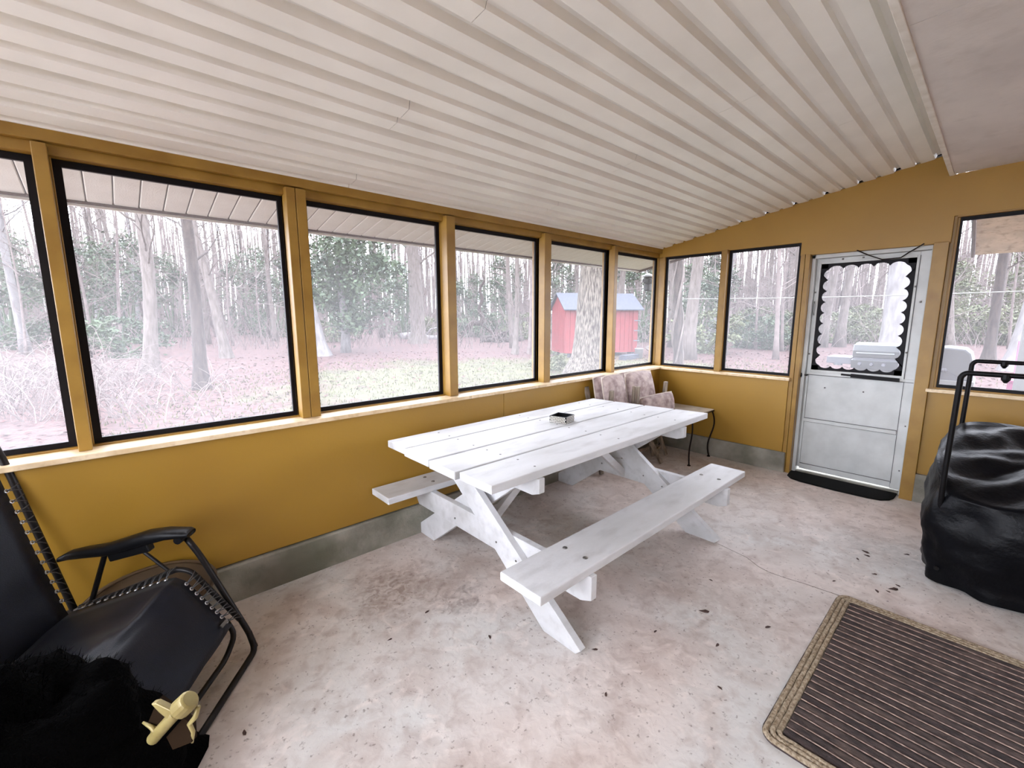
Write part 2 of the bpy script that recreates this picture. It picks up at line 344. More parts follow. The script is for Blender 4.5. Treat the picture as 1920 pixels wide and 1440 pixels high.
def post(n, name, x0, x1, y0, y1, z0, z1, label, split=None):
    o = MB()
    if split and n: o.box(x0, x1, y0, split-0.0015, z0, z1).box(x0, x1, split+0.0015, y1, z0, z1)
    elif split: o.box(x0, split-0.0015, y0, y1, z0, z1).box(split+0.0015, x1, y0, y1, z0, z1)
    else: o.box(x0, x1, y0, y1, z0, z1)
    return struct(o.build(name, M['yellow_trim'], bevel=0.003), label)
pc = [(-5.72, -5.68, None), (-4.806, -4.762, None), (-3.90, -3.80, -3.853), (-2.90, -2.83, None), (-1.935, -1.86, None), (-0.95, -0.895, None)]
for k, (a, b, s) in enumerate(pc):
    post(0, 'trim_%d' % (6+k), a, b, -0.098, 0.05, 0.930, ZT+0.06, 'ochre window post on the left wall, number %d counted from the camera side' % (k+1), s)
post(0, 'trim_12', 0.004, 0.11, -0.10, 0.05, 0.92, 2.3, 'ochre corner post between the left wall and the end wall')

def window(n, axis, a, b, z0, z1, stops, label, fw=0.030, deb=False):
    """a,b: clear opening along the wall; stops: (left, right) where the yellow stop strips end"""
    def B(mb, u0, u1, d0, d1, q0, q1):
        if axis == 'y': mb.box(min(u0, u1), max(u0, u1), d0, d1, q0, q1)      # wall in plane y=0, u = x, depth = y
        else: mb.box(d0, d1, min(u0, u1), max(u0, u1), q0, q1)
        return mb
    root = thing('window_%d' % n, ((a+b)/2, 0, z0) if axis == 'y' else (0, (a+b)/2, z0), None, None); struct(root, label)
    for s in ((a-fw, a, z0-fw, z1+fw), (b, b+fw, z0-fw, z1+fw), (a, b, z0-fw, z0), (a, b, z1, z1+fw)):
        B(MB(), s[0], s[1], -0.006, 0.012, s[2], s[3]).build('screen_frame', M['screenframe'], root)
    i0, i1 = ((-0.032, -0.006) if axis == 'y' else (-0.032, -0.006))
    for s in ((stops[0], a-fw*0.9, z0-fw*0.8, z1+fw), (b+fw*0.9, stops[1], z0-fw*0.8, z1+fw), (stops[0], stops[1], z0-0.034, z0-fw*0.8), (stops[0], stops[1], z1+fw*0.9, z1+0.04)):
        B(MB(), s[0], s[1], i0, i1, s[2], s[3]).build('stop_strip', M['yellow_trim'], root, bevel=0.002)
    q = MB()
    if axis == 'y': q.add([(a, 0.003, z0), (b, 0.003, z0), (b, 0.003, z1), (a, 0.003, z1)], [(0, 1, 2, 3)])
    else: q.add([(0.003, a, z0), (0.003, b, z0), (0.003, b, z1), (0.003, a, z1)], [(0, 1, 2, 3)])
    q.build('insect_screen', M['screen'], root)
    return root
STOP = [(-6.68, -5.72), (-5.68, -4.806), (-4.762, -3.90), (-3.80, -2.90), (-2.83, -1.935), (-1.86, -0.95), (-0.895, 0.003)]
WL = ['screened window farthest behind at the left, beyond the frame', 'screened window at the left edge of the photo', 'large screened window second from the left edge', 'screened window behind the near end of the picnic table',
      'screened window showing the twisted dead branch', 'screened window with the thick tree trunk and red shed', 'last left-wall screened window next to the corner']
for k, ((a, b), s) in enumerate(zip(GL, STOP)):
    window(k+1, 'y', a, b, ZB, ZT, s, WL[k])

# ------------------------------------------------------------------ end wall (x = 0)
SL = 0.18894
def ceilz(y): return 2.225 - SL*y
wb = MB()
wb.prism([(0.05, 2.135), (0.05, ceilz(0)-0.012), (-2.345, ceilz(-2.345)-0.012), (-2.345, 2.50), (-5.4, 2.62), (-5.4, 2.208), (-2.38, 2.208), (-2.38, 2.022), (-1.425, 2.022), (-1.425, 2.135)], 'x', -0.035, 0.06)
wr = wb.build('wall_end', M['yellow'], bevel=0.002); struct(wr, 'ochre gable wall at the far end with the white screen door')
MB().box(-0.060, -0.02, -1.432, -0.10, 0.218, 0.90).build('wall_panel', M['yellow'], wr, bevel=0.002)
MB().box(-0.020, 0.05, -1.428, 0.0, ZF, 0.90).build('wall_panel', M['yellow'], wr)
MB().box(-0.018, 0.05, -5.4, -2.372, 0.25, 0.915).build('wall_panel', M['yellow'], wr, bevel=0.002)
c2 = MB().box(-0.072, 0.05, -1.462, -0.04, ZF-0.02, 0.216).build('baseboard_end', M['conc'], bevel=0.006); struct(c2, 'low concrete curb under the end wall beside the corner')
c3_ = MB().box(-0.05, 0.05, -5.4, -2.332, ZF-0.02, 0.252).build('baseboard_right', M['conc'], bevel=0.006); struct(c3_, 'concrete block curb to the right of the screen door')
o = MB().box(-0.10, 0.0, -1.446, -0.0, 0.902, 0.926).build('trim_13', M['sill'], bevel=0.004); struct(o, 'cream sill board under the two end-wall windows')
o = MB().box(-0.07, 0.0, -5.4, -2.36, 0.915, 0.940).build('trim_14', M['sill'], bevel=0.004); struct(o, 'cream sill board under the right-hand window')
post(0, 'trim_15', -0.062, 0.05, -0.800, -0.742, 0.926, 2.14, 'ochre post between the two end-wall windows')
post(1, 'trim_16', -0.050, 0.10, -1.505, -1.432, ZF, 2.03, 'ochre post on the left side of the screen door', -1.468)
post(0, 'trim_17', -0.052, 0.10, -2.372, -2.290, ZF, 2.03, 'ochre post on the right side of the screen door')
post(0, 'trim_18', -0.012, 0.05, -2.412, -2.372, 0.94, 2.21, 'narrow ochre strip beside the right-hand window')
window(8, 'x', -0.717, -0.149, 0.9615, 2.109, (-0.742, -0.10), 'end-wall screened window nearest the corner')
window(9, 'x', -1.403, -0.829, 0.9615, 2.109, (-1.432, -0.80), 'end-wall screened window left of the door')
window(10, 'x', -4.2, -2.426, 0.975, 2.171, (-4.3, -2.395), 'screened window right of the door showing the awning')

# ------------------------------------------------------------------ screen door
dr = thing('door_1', (0.08, -1.9, ZF), None, None); struct(dr, 'white aluminium screen door with a scalloped black border')
X0, X1 = 0.07, 0.10
YL, YR = -1.507, -2.288
MB().box(0.02, 0.11, -1.532, -1.505, ZF, 2.03).box(0.02, 0.11, -2.290, -2.280, ZF, 2.03).box(0.02, 0.11, -2.29, -1.505, 1.992, 2.022).build('door_frame', M['door'], dr, bevel=0.002)
MB().box(X0, X1, -1.552, -1.534, 0.075, 1.990).box(X0, X1, -2.279, -2.214, 0.055, 1.990).build('stile', M['door'], dr, bevel=0.002)
MB().box(X0, X1, -2.214, -1.552, 1.960, 1.990).build('top_rail', M['door'], dr, bevel=0.002)
MB().box(X0-0.006, X1, -2.279, -1.540, 0.962, 0.985).build('middle_rail', M['door'], dr, bevel=0.002)
MB().box(X0+0.014, X1-0.004, -2.214, -1.552, 0.548, 0.962).build('upper_panel', M['door'], dr, bevel=0.002)
MB().box(X0+0.014, X1-0.004, -2.214, -1.552, 0.108, 0.522).build('lower_panel', M['door'], dr, bevel=0.002)
MB().box(X0-0.006, X1, -2.210, -1.549, 0.520, 0.550).build('cross_rail', M['door'], dr, bevel=0.002)
MB().box(X0-0.001, X1, -2.214, -1.552, 0.062, 0.110).build('kick_rail', M['door'], dr, bevel=0.002)
MB().box(X0-0.002, X0+0.003, -2.2185, -2.2145, 0.10, 1.96).build('panel_bead', M['greyplastic'], dr)
MB().box(X0+0.002, X0+0.012, -2.212, -1.552, 0.5165, 0.5195).box(X0+0.002, X0+0.012, -2.212, -1.552, 0.5505, 0.5535).box(X0+0.002, X0+0.012, -2.212, -1.552, 0.1105, 0.1135).box(X0-0.007, X0, -2.279, -1.54, 0.957, 0.9605).build('shade_line', M['nail'], dr)  # dark strips stand in for the shade in the panel gaps
# sash that holds the mesh
for s in ((-1.568, -1.552, 0.985, 1.960), (-2.214, -2.198, 0.985, 1.960), (-2.198, -1.568, 1.944, 1.960), (-2.198, -1.568, 0.985, 1.008)):
    MB().box(X0-0.008, X1, s[0], s[1], s[2], s[3]).build('sash_bar', M['door'], dr, bevel=0.002)
# scalloped black border
ay, by, az, bz = -1.568, -2.198, 1.008, 1.944
inner = []; outer = []
def lobes(p, q, n, bulge):
    p = Vector(p); q = Vector(q); d = (q-p)/n; nn = Vector((bulge[0], bulge[1])); out = []
    for i in range(n):
        for k in range(8):
            t = k/8; out.append(p+d*(i+t)+nn*math.sin(math.pi*t)**0.6)
    return out
il, ir, ib, it = -1.625, -2.140, 1.050, 1.895
inner += lobes((il, ib), (il, it), 9, (0.032, 0)); inner += lobes((il, it), (ir, it), 5, (0, 0.028))
inner += lobes((ir, it), (ir, ib), 9, (-0.032, 0)); inner += lobes((ir, ib), (il, ib), 6, (0, -0.022))
cy_, cz_ = (ay+by)/2, (az+bz)/2
for p in inner:
    dy, dz = p.x-cy_, p.y-cz_
    k = min(abs((ay-by)/2/dy) if abs(dy) > 1e-6 else 9e9, abs((bz-az)/2/dz) if abs(dz) > 1e-6 else 9e9)
    outer.append(Vector((cy_+dy*k, cz_+dz*k)))
sb = MB(); n_ = len(inner)
sb.v += [Vector((0.074, p.x, p.y)) for p in inner]+[Vector((0.074, p.x, p.y)) for p in outer]+[Vector((0.079, p.x, p.y)) for p in inner]+[Vector((0.079, p.x, p.y)) for p in outer]
for i in range(n_):
    j = (i+1) % n_; sb.f += [(i, j, n_+j, n_+i), (2*n_+i, 3*n_+i, 3*n_+j, 2*n_+j), (i, 2*n_+i, 2*n_+j, j)]
tag(sb.build('scalloped_border', M['screenframe'], dr), 'black border with scalloped inner edge')
for cc in ((ay, az), (ay, bz), (by, bz), (by, az)):
    s_ = (1 if cc[0] > cy_ else -1); t_ = (1 if cc[1] > cz_ else -1)
    MB().box(0.074, 0.079, min(cc[0], cc[0]-s_*0.05), max(cc[0], cc[0]-s_*0.05), min(cc[1], cc[1]-t_*0.04), max(cc[1], cc[1]-t_*0.04)).build('border_corner', M['screenframe'], dr)
MB().add([(0.085, by, az), (0.085, ay, az), (0.085, ay, bz), (0.085, by, bz)], [(0, 1, 2, 3)]).build('insect_screen', M['screen'], dr)
tag(MB().bar((0.052, -1.80, 0.985), (0.052, -1.88, 0.982), 0.012, 0.016).bar((0.046, -1.87, 0.982), (0.046, -2.19, 0.974), 0.026, 0.030).build('push_bar', M['blackmetal'], dr), 'dark door closer tube')
MB().tube([(0.07, -1.545, 0.955), (0.03, -1.545, 0.955)], 0.008, 8).tube([(0.03, -1.535, 0.955), (0.03, -1.49, 0.960)], 0.007, 8).lathe([(0.016, -0.02), (0.02, 0), (0.016, 0.02)], (0.03, -1.50, 0.955), 10).build('latch_handle', M['black'], dr)
MB().tube([(0.055, -1.545, 1.62), (0.045, -1.548, 1.60), (0.045, -1.548, 1.52), (0.055, -1.55, 1.50)], 0.005, 6).build('hook', M['bolt'], dr)
MB().tube([(-0.045, -1.83, 2.025), (0.03, -1.90, 1.985), (0.04, -1.985, 1.945), (0.04, -2.10, 1.948), (0.03, -2.15, 1.985), (-0.045, -2.235, 2.03)], 0.0045, 6).build('closer_wire', M['iron'], dr)
for y, z in ((-1.72, 1.975), (-1.86, 1.975), (-2.207, 1.72), (-2.207, 1.2), (-2.25, 1.6), (-1.543, 1.7), (-1.543, 1.15)):
    MB().lathe([(0.007, -0.007), (0.007, 0.007)], (0.062, y, z), 8).build('clip', M['bolt'], dr)
for y, z in ((-1.687, 0.85), (-1.965, 0.846), (-2.262, 0.60), (-2.262, 0.22)):
    MB().lathe([(0.006, -0.005), (0.006, 0.005)], (0.073, y, z), 8).build('rivet', M['nail'], dr)
MB().box(0.04, 0.20, -2.29, -1.505, 0.0, 0.045).build('threshold', M['conc'], dr)

# ------------------------------------------------------------------ ceiling of ribbed panels + roof
roof = MB().prism([(0.72, 2.16), (-2.36, ceilz(-2.36)+0.05), (-5.5, ceilz(-2.36)+0.05), (-5.5, ceilz(-2.36)+0.16), (-2.36, ceilz(-2.36)+0.16), (0.72, 2.27)], 'x', -7.0, 0.78)
ce = roof.build('ceiling', M['dark']); struct(ce, 'ribbed white aluminium panel ceiling sloping up from the left wall')
sl = math.hypot(1, SL); ny = SL/sl; nzv = 1/sl
prof = [(0.0, -0.010), (0.074, -0.017), (0.081, 0.000), (0.104, 0.002), (0.109, -0.014), (0.184, -0.017), (0.193, 0.012), (0.2225, 0.014), (0.2294, -0.010)]
JO = {0: -3.56, 1: -2.15, 2: -1.37, 3: -3.61, 4: -2.22, 5: -1.38, 6: -3.65, 7: -2.25, 8: -1.435, 9: -3.7}
for k in range(-1, 10):
    d0 = 0.02+0.2295*k; cuts = [-6.95, JO.get(k, -5.9), -0.018]
    cuts = sorted([c for c in cuts if -6.95 <= c <= -0.018])
    cuts = [c for i, c in enumerate(cuts) if i == 0 or c-cuts[i-1] > 0.05]
    for a, b in zip(cuts, cuts[1:]):
        q = MB(); pts = []
        for dd, h in prof:
            D = d0+dd
            if k == -1 and D < 0.06: D = 0.06
            pts.append((-D/sl, 2.225+SL*D/sl+h))
        a2, b2 = a+0.0010, b-0.0010
        m_ = len(pts)
        # slight waviness where the panel ends sag at the joint
        for xx, sg in ((a2, 0.003 if a > -6.9 else 0), (b2, 0)):
            for (yy, zz) in pts: q.v.append(Vector((xx, yy, zz)))
        for i in range(m_-1): q.f.append((i, m_+i, m_+i+1, i+1))
        o = q.build('ceiling_panel', M['ceil'], ce)
        so = o.modifiers.new('solid', 'SOLIDIFY'); so.thickness = 0.0015; so.offset = 1
edge = MB().box(-6.95, -0.036, -2.350, -2.322, 2.492, 2.66).build('trim_19', M['white_trim'], bevel=0.003); struct(edge, 'white edge board between the ribbed ceiling and the flat ceiling')
cr_ = bpy.data.objects.new('ceiling_right', None); C.objects.link(cr_); LOC['ceiling_right'] = Vector((0, 0, 0)); struct(cr_, 'flat off-white board ceiling on the right')
for a, b in ((-7.0, -4.92), (-4.92, -2.475), (-2.475, -0.036)):
    q = MB().prism([(-2.35, 2.500), (-5.4, 2.60), (-5.4, 2.615), (-2.35, 2.515)], 'x', a+0.0015, b-0.0015); q.build('ceiling_board', M['ceil2'], cr_)

# ------------------------------------------------------------------ right and back sides of the porch: low walls and posts
wR = MB().box(-6.9, 0.05, -5.45, -5.35, ZF, 2.62).build('wall_right', M['yellow']); struct(wR, 'ochre house wall on the right side of the porch')
wK = MB().box(-6.98, -6.88, -5.4, 0.05, ZF, 0.85).box(-6.98, -6.88, -5.4, -4.3, ZF, 2.65).build('wall_back', M['yellow']); struct(wK, 'low ochre knee wall on the open side behind the camera')  # unseen wall, height and opening shaped for the light on ceiling and floor
for k, y in enumerate((-0.05, -1.8, -3.6, -5.3)):
    struct(MB().box(-6.97, -6.89, y-0.045, y+0.045, 0.9, 2.2+min(0.45, -y*0.19)).build('trim_%d' % (20+k), M['yellow_trim']), 'ochre post on the open side behind the camera, number %d from the left wall' % (k+1))

# ------------------------------------------------------------------ eave outside the left wall
def sofz(y): return 2.235-0.19*y
sr = thing('eave_soffit', (0, 0.35, 2.2), None, None); struct(sr, 'white vented soffit panels under the roof overhang outside')
x = 0.75; i = 0
smesh = None
while x > -6.9:
    w = 0.1085
    if smesh is None:
        q = MB(); y0, y1 = 0.04, 0.675
        xs = [(-w+0.0035, 0.006), (-w+0.008, 0), (-0.004, 0), (-0.0005, 0.006)]
        for xx, h in xs:
            for yy in (y0, y1): q.v.append(Vector((x+xx, yy, sofz(yy)+h)))
        for k in range(3): q.f.append((2*k, 2*k+1, 2*k+3, 2*k+2))
        so = q.build('soffit_panel', M['soffit'], sr); smesh = so; sx0 = x
    else:
        so = smesh.copy(); C.objects.link(so); so.parent = sr; so.location.x = x-sx0
    x -= w
MB().prism([(0.05, sofz(0.05)+0.012), (0.70, sofz(0.70)+0.012), (0.70, sofz(0.70)+0.02), (0.05, sofz(0.05)+0.02)], 'x', -7, 0.78).build('soffit_backing', M['charcoal'], sr)
MB().box(-7, 0.78, 0.675, 0.690, sofz(0.68)-0.012, 2.27).build('fascia', M['fascia'], sr)
MB().box(-7, 0.79, 0.690, 0.715, sofz(0.68)-0.024, 2.28).build('gutter', M['white_trim'], sr)
rk = MB(); rk.hexa([(0.755, 0.735, sofz(0.735)-0.025), (0.785, 0.735, sofz(0.735)-0.025), (0.785, -2.3, sofz(-2.3)-0.025), (0.755, -2.3, sofz(-2.3)-0.025), (0.755, 0.735, sofz(0.735)+0.13), (0.785, 0.735, sofz(0.735)+0.13), (0.785, -2.3, sofz(-2.3)+0.13), (0.755, -2.3, sofz(-2.3)+0.13)])
rk.build('rake_board', M['fascia'], sr)
rs = MB(); rs.hexa([(0.06, 0.05, sofz(0.05)), (0.755, 0.05, sofz(0.05)), (0.755, -2.3, sofz(-2.3)), (0.06, -2.3, sofz(-2.3)), (0.06, 0.05, sofz(0.05)+0.01), (0.755, 0.05, sofz(0.05)+0.01), (0.755, -2.3, sofz(-2.3)+0.01), (0.06, -2.3, sofz(-2.3)+0.01)])
rs.build('rake_soffit', M['soffit'], sr)

# awning outside the right-hand window
aw = thing('awning', (1.0, -3.2, 2.2), 'speckled beige awning board outside the right-hand window', 'awning')
q = MB(); prf = [(0.07, 2.43), (0.45, 2.40), (0.9, 2.32), (1.3, 2.21), (1.62, 2.07)]
for yy in (-2.455, -4.6):
    for xx, zz in prf: q.v.append(Vector((xx, yy, zz)))
for yy in (-2.455, -4.6):
    for xx, zz in prf: q.v.append(Vector((xx, yy, zz+0.02)))
for i in range(4): q.f += [(i, i+1, 6+i, 5+i), (10+i, 15+i, 16+i, 11+i), (i, 10+i, 11+i, i+1)]
q.f += [(4, 14, 19, 9)]
q.build('awning_board', M['awn'], aw)
MB().tube([(x_, -2.44, z_-0.012) for x_, z_ in prf], 0.014, 8).build('side_rail', M['whitep'], aw)

# ------------------------------------------------------------------ picnic table
TT = 0.785
pt = thing('picnic_table', (-2.5, -0.85, ZF), 'white painted wooden picnic table with attached benches on the concrete porch', 'picnic table')
bd = [(-0.361, -0.563, -3.526, -1.592), (-0.577, -0.822, -3.540, -1.555), (-0.838, -1.060, -3.545, -1.510), (-1.074, -1.306, -3.528, -1.455)]
ends = [-1.592, -1.570, -1.530, -1.490, -1.450]
for k, (a, b, x0, x1) in enumerate(bd):
    z0, z1 = TT-0.040, TT
    e0, e1 = ends[k]+0.004, ends[k+1]+0.004
    q = MB().hexa([(x0, b, z0), (e1, b, z0), (e0, a, z0), (x0, a, z0), (x0, b, z1), (e1, b, z1), (e0, a, z1), (x0, a, z1)])
    t = q.build('tabletop_board', M['table'], pt, bevel=0.004)
    for x in (-3.21, -2.52, -1.83):
        for y in (a-0.05, b+0.05):
            MB().lathe([(0.006, -0.001), (0.006, 0.0008)], (x+random.uniform(-.012, .012), y+random.uniform(-.012, .012), TT), 8).build('nail', M['nail'], t)
for nm, (a, b, x0, x1) in (('bench_seat', (-1.380, -1.617, -3.548, -1.512)), ('bench_seat', (-0.152, -0.372, -3.545, -1.512))):
    t = MB().box(x0, x1, b, a, 0.395, 0.435).build(nm, M['table'], pt, bevel=0.005)
    for x in (-3.20, -1.80):
        for y in (a-0.06, b+0.06):
            MB().lathe([(0.012, -0.001), (0.011, 0.003), (0.004, 0.006)], (x, y, 0.435), 10).build('bolt', M['bolt'], t)
for xf in (-3.23, -1.815):
    la = MB().prism([(-1.39, ZF), (-1.585, ZF), (-1.612, ZF+0.028), (-0.655, 0.745), (-0.45, 0.745)], 'x', xf-0.058, xf-0.020)
    la.build('leg', M['table'], pt, bevel=0.003)
    lb = MB().prism([(-0.31, ZF), (-0.45, 0.745-0.0)] and [(-0.315, ZF), (-1.255, 0.745), (-1.05, 0.745), (-0.093, ZF+0.028), (-0.12, ZF)], 'x', xf+0.020, xf+0.058)
    lb.build('leg', M['table'], pt, bevel=0.003)
    MB().prism([(-0.16, 0.395), (-0.155, 0.34), (-0.21, 0.262), (-1.575, 0.262), (-1.632, 0.285), (-1.632, 0.395)], 'x', xf-0.0195, xf+0.0195).build('crossbar', M['table'], pt, bevel=0.003)
    MB().prism([(-0.37, 0.745), (-0.37, 0.70), (-0.42, 0.655), (-1.27, 0.655), (-1.318, 0.672), (-1.318, 0.745)], 'x', xf-0.0195, xf+0.0195).build('top_cleat', M['table'], pt, bevel=0.003)
    for y, z in ((-0.68, 0.34), (-1.05, 0.34), (-1.2, 0.30), (-0.60, 0.70), (-1.08, 0.70), (-1.34, 0.34)):
        MB().tube([(xf-0.060, y, z), (xf-0.056, y, z)], 0.0055, 8).build('bolt', M['bolt'], pt)
MB().prism([(-3.21, 0.27), (-3.21, 0.335), (-2.66, 0.745), (-2.575, 0.745)], 'y', -0.87, -0.832).build('brace', M['table'], pt, bevel=0.003)
MB().prism([(-1.835, 0.27), (-1.835, 0.335), (-2.36, 0.745), (-2.445, 0.745)], 'y', -0.87, -0.832).build('brace', M['table'], pt, bevel=0.003)
MB().box(-2.535, -2.495, -1.16, -0.50, 0.700, 0.745).build('top_cleat', M['table'], pt, bevel=0.003)

# patterned box on the table
bx = thing('patterned_box', (-2.43, -0.74, TT), 'small square open box in black and white honeycomb pattern on the picnic table', 'box', rz=R(14))
def bm_(n):  # local build
    return n
S = 0.062; H = 0.045
q = MB()
for (x0, x1, y0, y1) in ((-S, S, -S, -S+.006), (-S, S, S-.006, S), (-S, -S+.006, -S+.006, S-.006), (S-.006, S, -S+.006, S-.006)): q.box(x0, x1, y0, y1, 0, H)
q.box(-S+.006, S-.006, -S+.006, S-.006, 0, 0.005)
def lbuild(q, name, m, parent, **k):
    sv = LOC.get(parent.name); LOC[parent.name] = Vector((0, 0, 0)); o = q.build(name, m, parent, **k); LOC[parent.name] = sv; LOC[o.name] = Vector((0, 0, 0)); return o
wallb = lbuild(q, 'box_walls', M['black'], bx)
q = MB()
for side in range(4):
    for r_ in range(4):
        for c_ in range(11):
            u = -S+0.006+c_*0.0112+(0.0056 if r_ % 2 else 0); z = 0.0065+r_*0.0108
            if u > S-0.004: continue
            pts = [(u+0.0046*math.cos(R(60*a+30)), z+0.0050*math.sin(R(60*a+30))) for a in range(6)]
            P3 = {0: lambda p, d: (p[0], -S-d, p[1]), 1: lambda p, d: (S+d, p[0], p[1]), 2: lambda p, d: (-p[0], S+d, p[1]), 3: lambda p, d: (-S-d, -p[0], p[1])}[side]
            k = len(q.v); q.v += [Vector(P3(p, 0.0012)) for p in pts]; q.f.append(tuple(range(k, k+6)))
hc = lbuild(q, 'honeycomb_inlay', M['white_trim'], wallb); hc['kind'] = 'stuff'

# ------------------------------------------------------------------ rug and doormat
RX0, RX1, RY0, RY1 = -3.11, -1.925, -3.75, -2.265
rug = thing('striped_rug', (-2.5, -3.0, ZF), 'brown ribbed jute rug with beige braided border at the lower right', 'rug')
def rrect(x0, x1, y0, y1, r, n=6):
    out = []
    for cx, cy, a in ((x1-r, y1-r, 0), (x0+r, y1-r, 90), (x0+r, y0+r, 180), (x1-r, y0+r, 270)):
        for k in range(n+1): out.append((cx+r*math.cos(R(a+90*k/n)), cy+r*math.sin(R(a+90*k/n))))
    return out
q = MB().prism(rrect(RX0, RX1, RY0, RY1, 0.06), 'z', ZF, ZF+0.006); q.build('rug_base', M['rugdark'], rug)
for off in (0.012, 0.031, 0.050):
    pr = rrect(RX0+off, RX1-off, RY0+off, RY1-off, max(0.05-off*0.6, 0.02), 6)
    pr2 = []
    for i in range(len(pr)):
        a, b = Vector(pr[i]), Vector(pr[(i+1) % len(pr)]); m_ = max(1, int((b-a).length/0.03))
        for k in range(m_):
            p = a+(b-a)*k/m_; pr2.append((p.x+random.uniform(-.0015, .0015), p.y+random.uniform(-.0015, .0015), ZF+0.006))
    MB().tube(pr2, 0.0105, 6, closed=True).build('border_braid', M['rugborder'], rug, smooth=True)
xs0, xs1 = RX0+0.062, RX1-0.045; NS = 25; wst = (xs1-xs0)/NS
for k in range(NS):
    x0 = xs0+k*wst; hh = 0.0075
    ys = [RY1-0.062-i*(RY1-RY0-0.124)/40 for i in range(41)]
    q = MB()
    for y in ys:
        e = 0.0015*noise.noise((k*3.1, y*9, 0)); hz = 0.0015*noise.noise((k*7.7, y*14, 3))
        for t, h in ((0.04, 0.0), (0.2, 0.75), (0.5, 1.0), (0.8, 0.75), (0.96, 0.0)):
            q.v.append(Vector((x0+wst*t+e, y, ZF+0.006+h*(hh+hz))))
    for i in range(40):
        for j in range(4): q.f.append((i*5+j, i*5+j+1, (i+1)*5+j+1, (i+1)*5+j))
    q.build('woven_stripe', M['rugbrown'] if (k*7) % 5 else M['rugdark'], rug, smooth=True)
    if k:
        MB().tube([(x0+0.0035*noise.noise((k, y*5, 1)), y, ZF+0.0105+0.0015*noise.noise((k*2, y*8, 5))) for y in ys], 0.0027, 4).build('stripe_stitch', M['rugseam'], rug)
dm = [(0.0, -1.50), (-0.14, -1.515), (-0.205, -1.56), (-0.235, -1.64), (-0.25, -1.90), (-0.245, -2.12), (-0.225, -2.20), (-0.17, -2.25), (-0.10, -2.268), (0.0, -2.272), (0.035, -2.272), (0.035, -1.50)]
dmo = MB().prism(dm[::-1], 'z', ZF, ZF+0.012).build('doormat', M['mat'], loc=(-0.1, -1.9, ZF), bevel=0.004)
tag(dmo, 'black rubber doormat with rounded corners in front of the screen door', 'doormat')

# ------------------------------------------------------------------ little iron-legged table in the corner
it_ = thing('iron_leg_table', (-0.32, -0.47, ZF), 'low table with pale top and curved thin iron legs in the far corner', 'table')
TX0, TX1, TY0, TY1, TZ = -0.56, -0.085, -0.785, -0.19, 0.535
MB().box(TX0, TX1, TY0, TY1, TZ-0.012, TZ).build('table_top', M['paletop'], it_, bevel=0.003)
MB().tube([(TX0, TY0, TZ-.018), (TX1, TY0, TZ-.018), (TX1, TY1, TZ-.018), (TX0, TY1, TZ-.018)], 0.007, 6, closed=True).build('top_rim', M['iron'], it_)
for cx, sx in ((TX0, -1), (TX1, 1)):
    for cy, sy in ((TY0, -1), (TY1, 1)):
        ox, oy = 0.0, -0.02*1
        pts = []
        for i in range(15):
            t = i/14; z = ZF+0.012+(TZ-0.02-ZF-0.012)*(1-t)
            bulge = 0.030*math.sin(math.pi*2*t*0.95)*(1-0.2*t)
            pts.append((cx - sx*0.012 + sx*bulge*0.7, cy - sy*0.012+sy*bulge*0.7, z))
        MB().tube(pts, [0.0075]*15, 8).lathe([(0.018, 0.0), (0.016, 0.006), (0.008, 0.012)], (pts[-1][0], pts[-1][1], ZF), 10).build('leg', M['iron'], it_)

# ------------------------------------------------------------------ folded garden chairs with floral cushions
def cushion(mb, c, w, h, t, ax, up, n=8, puff=1.0):
    """rounded pillow: centre c, width along ax, height along up"""
    c = Vector(c); ax = Vector(ax).normalized(); up = Vector(up).normalized(); nn = ax.cross(up).normalized()
    base = len(mb.v); m_ = n+1
    for s in (1, -1):
        for j in range(m_):
            for i in range(m_):
                u = -1+2*i/n; v = -1+2*j/n
                e = (1-abs(u)**4)*(1-abs(v)**4); th = t/2*(0.25+0.75*e**0.5) if e > 0 else t/2*0.25
                th *= 1+0.18*puff*noise.noise((u*2.2+c.x*5, v*2.2+c.z*3, s))
                rr = 1-0.10*(abs(u)*abs(v))**2
                mb.v.append(c+ax*(u*w/2*rr)+up*(v*h/2*rr)+nn*(s*th))
    for s in (0, 1):
        for j in range(n):
            for i in range(n):
                a = base+s*m_*m_+j*m_+i
                f = (a, a+1, a+m_+1, a+m_); mb.f.append(f if s == 0 else f[::-1])
    def ring():
        return [(i, 0) for i in range(n)]+[(n, j) for j in range(n)]+[(i, n) for i in range(n, 0, -1)]+[(0, j) for j in range(n, 0, -1)]
    r = ring(); L_ = len(r)
    for k in range(L_):
        (i, j), (i2, j2) = r[k], r[(k+1) % L_]
        mb.f.append((base+j*m_+i, base+m_*m_+j*m_+i, base+m_*m_+j2*m_+i2, base+j2*m_+i2))
    pip = [c+ax*(u*w/2)*(1-0.05*(abs(u)*abs(v))**2)+up*(v*h/2)*(1-0.05*(abs(u)*abs(v))**2) for u, v in [(-1+2*i/n, -1+2*j/n) for i, j in r]]
    return pip, nn
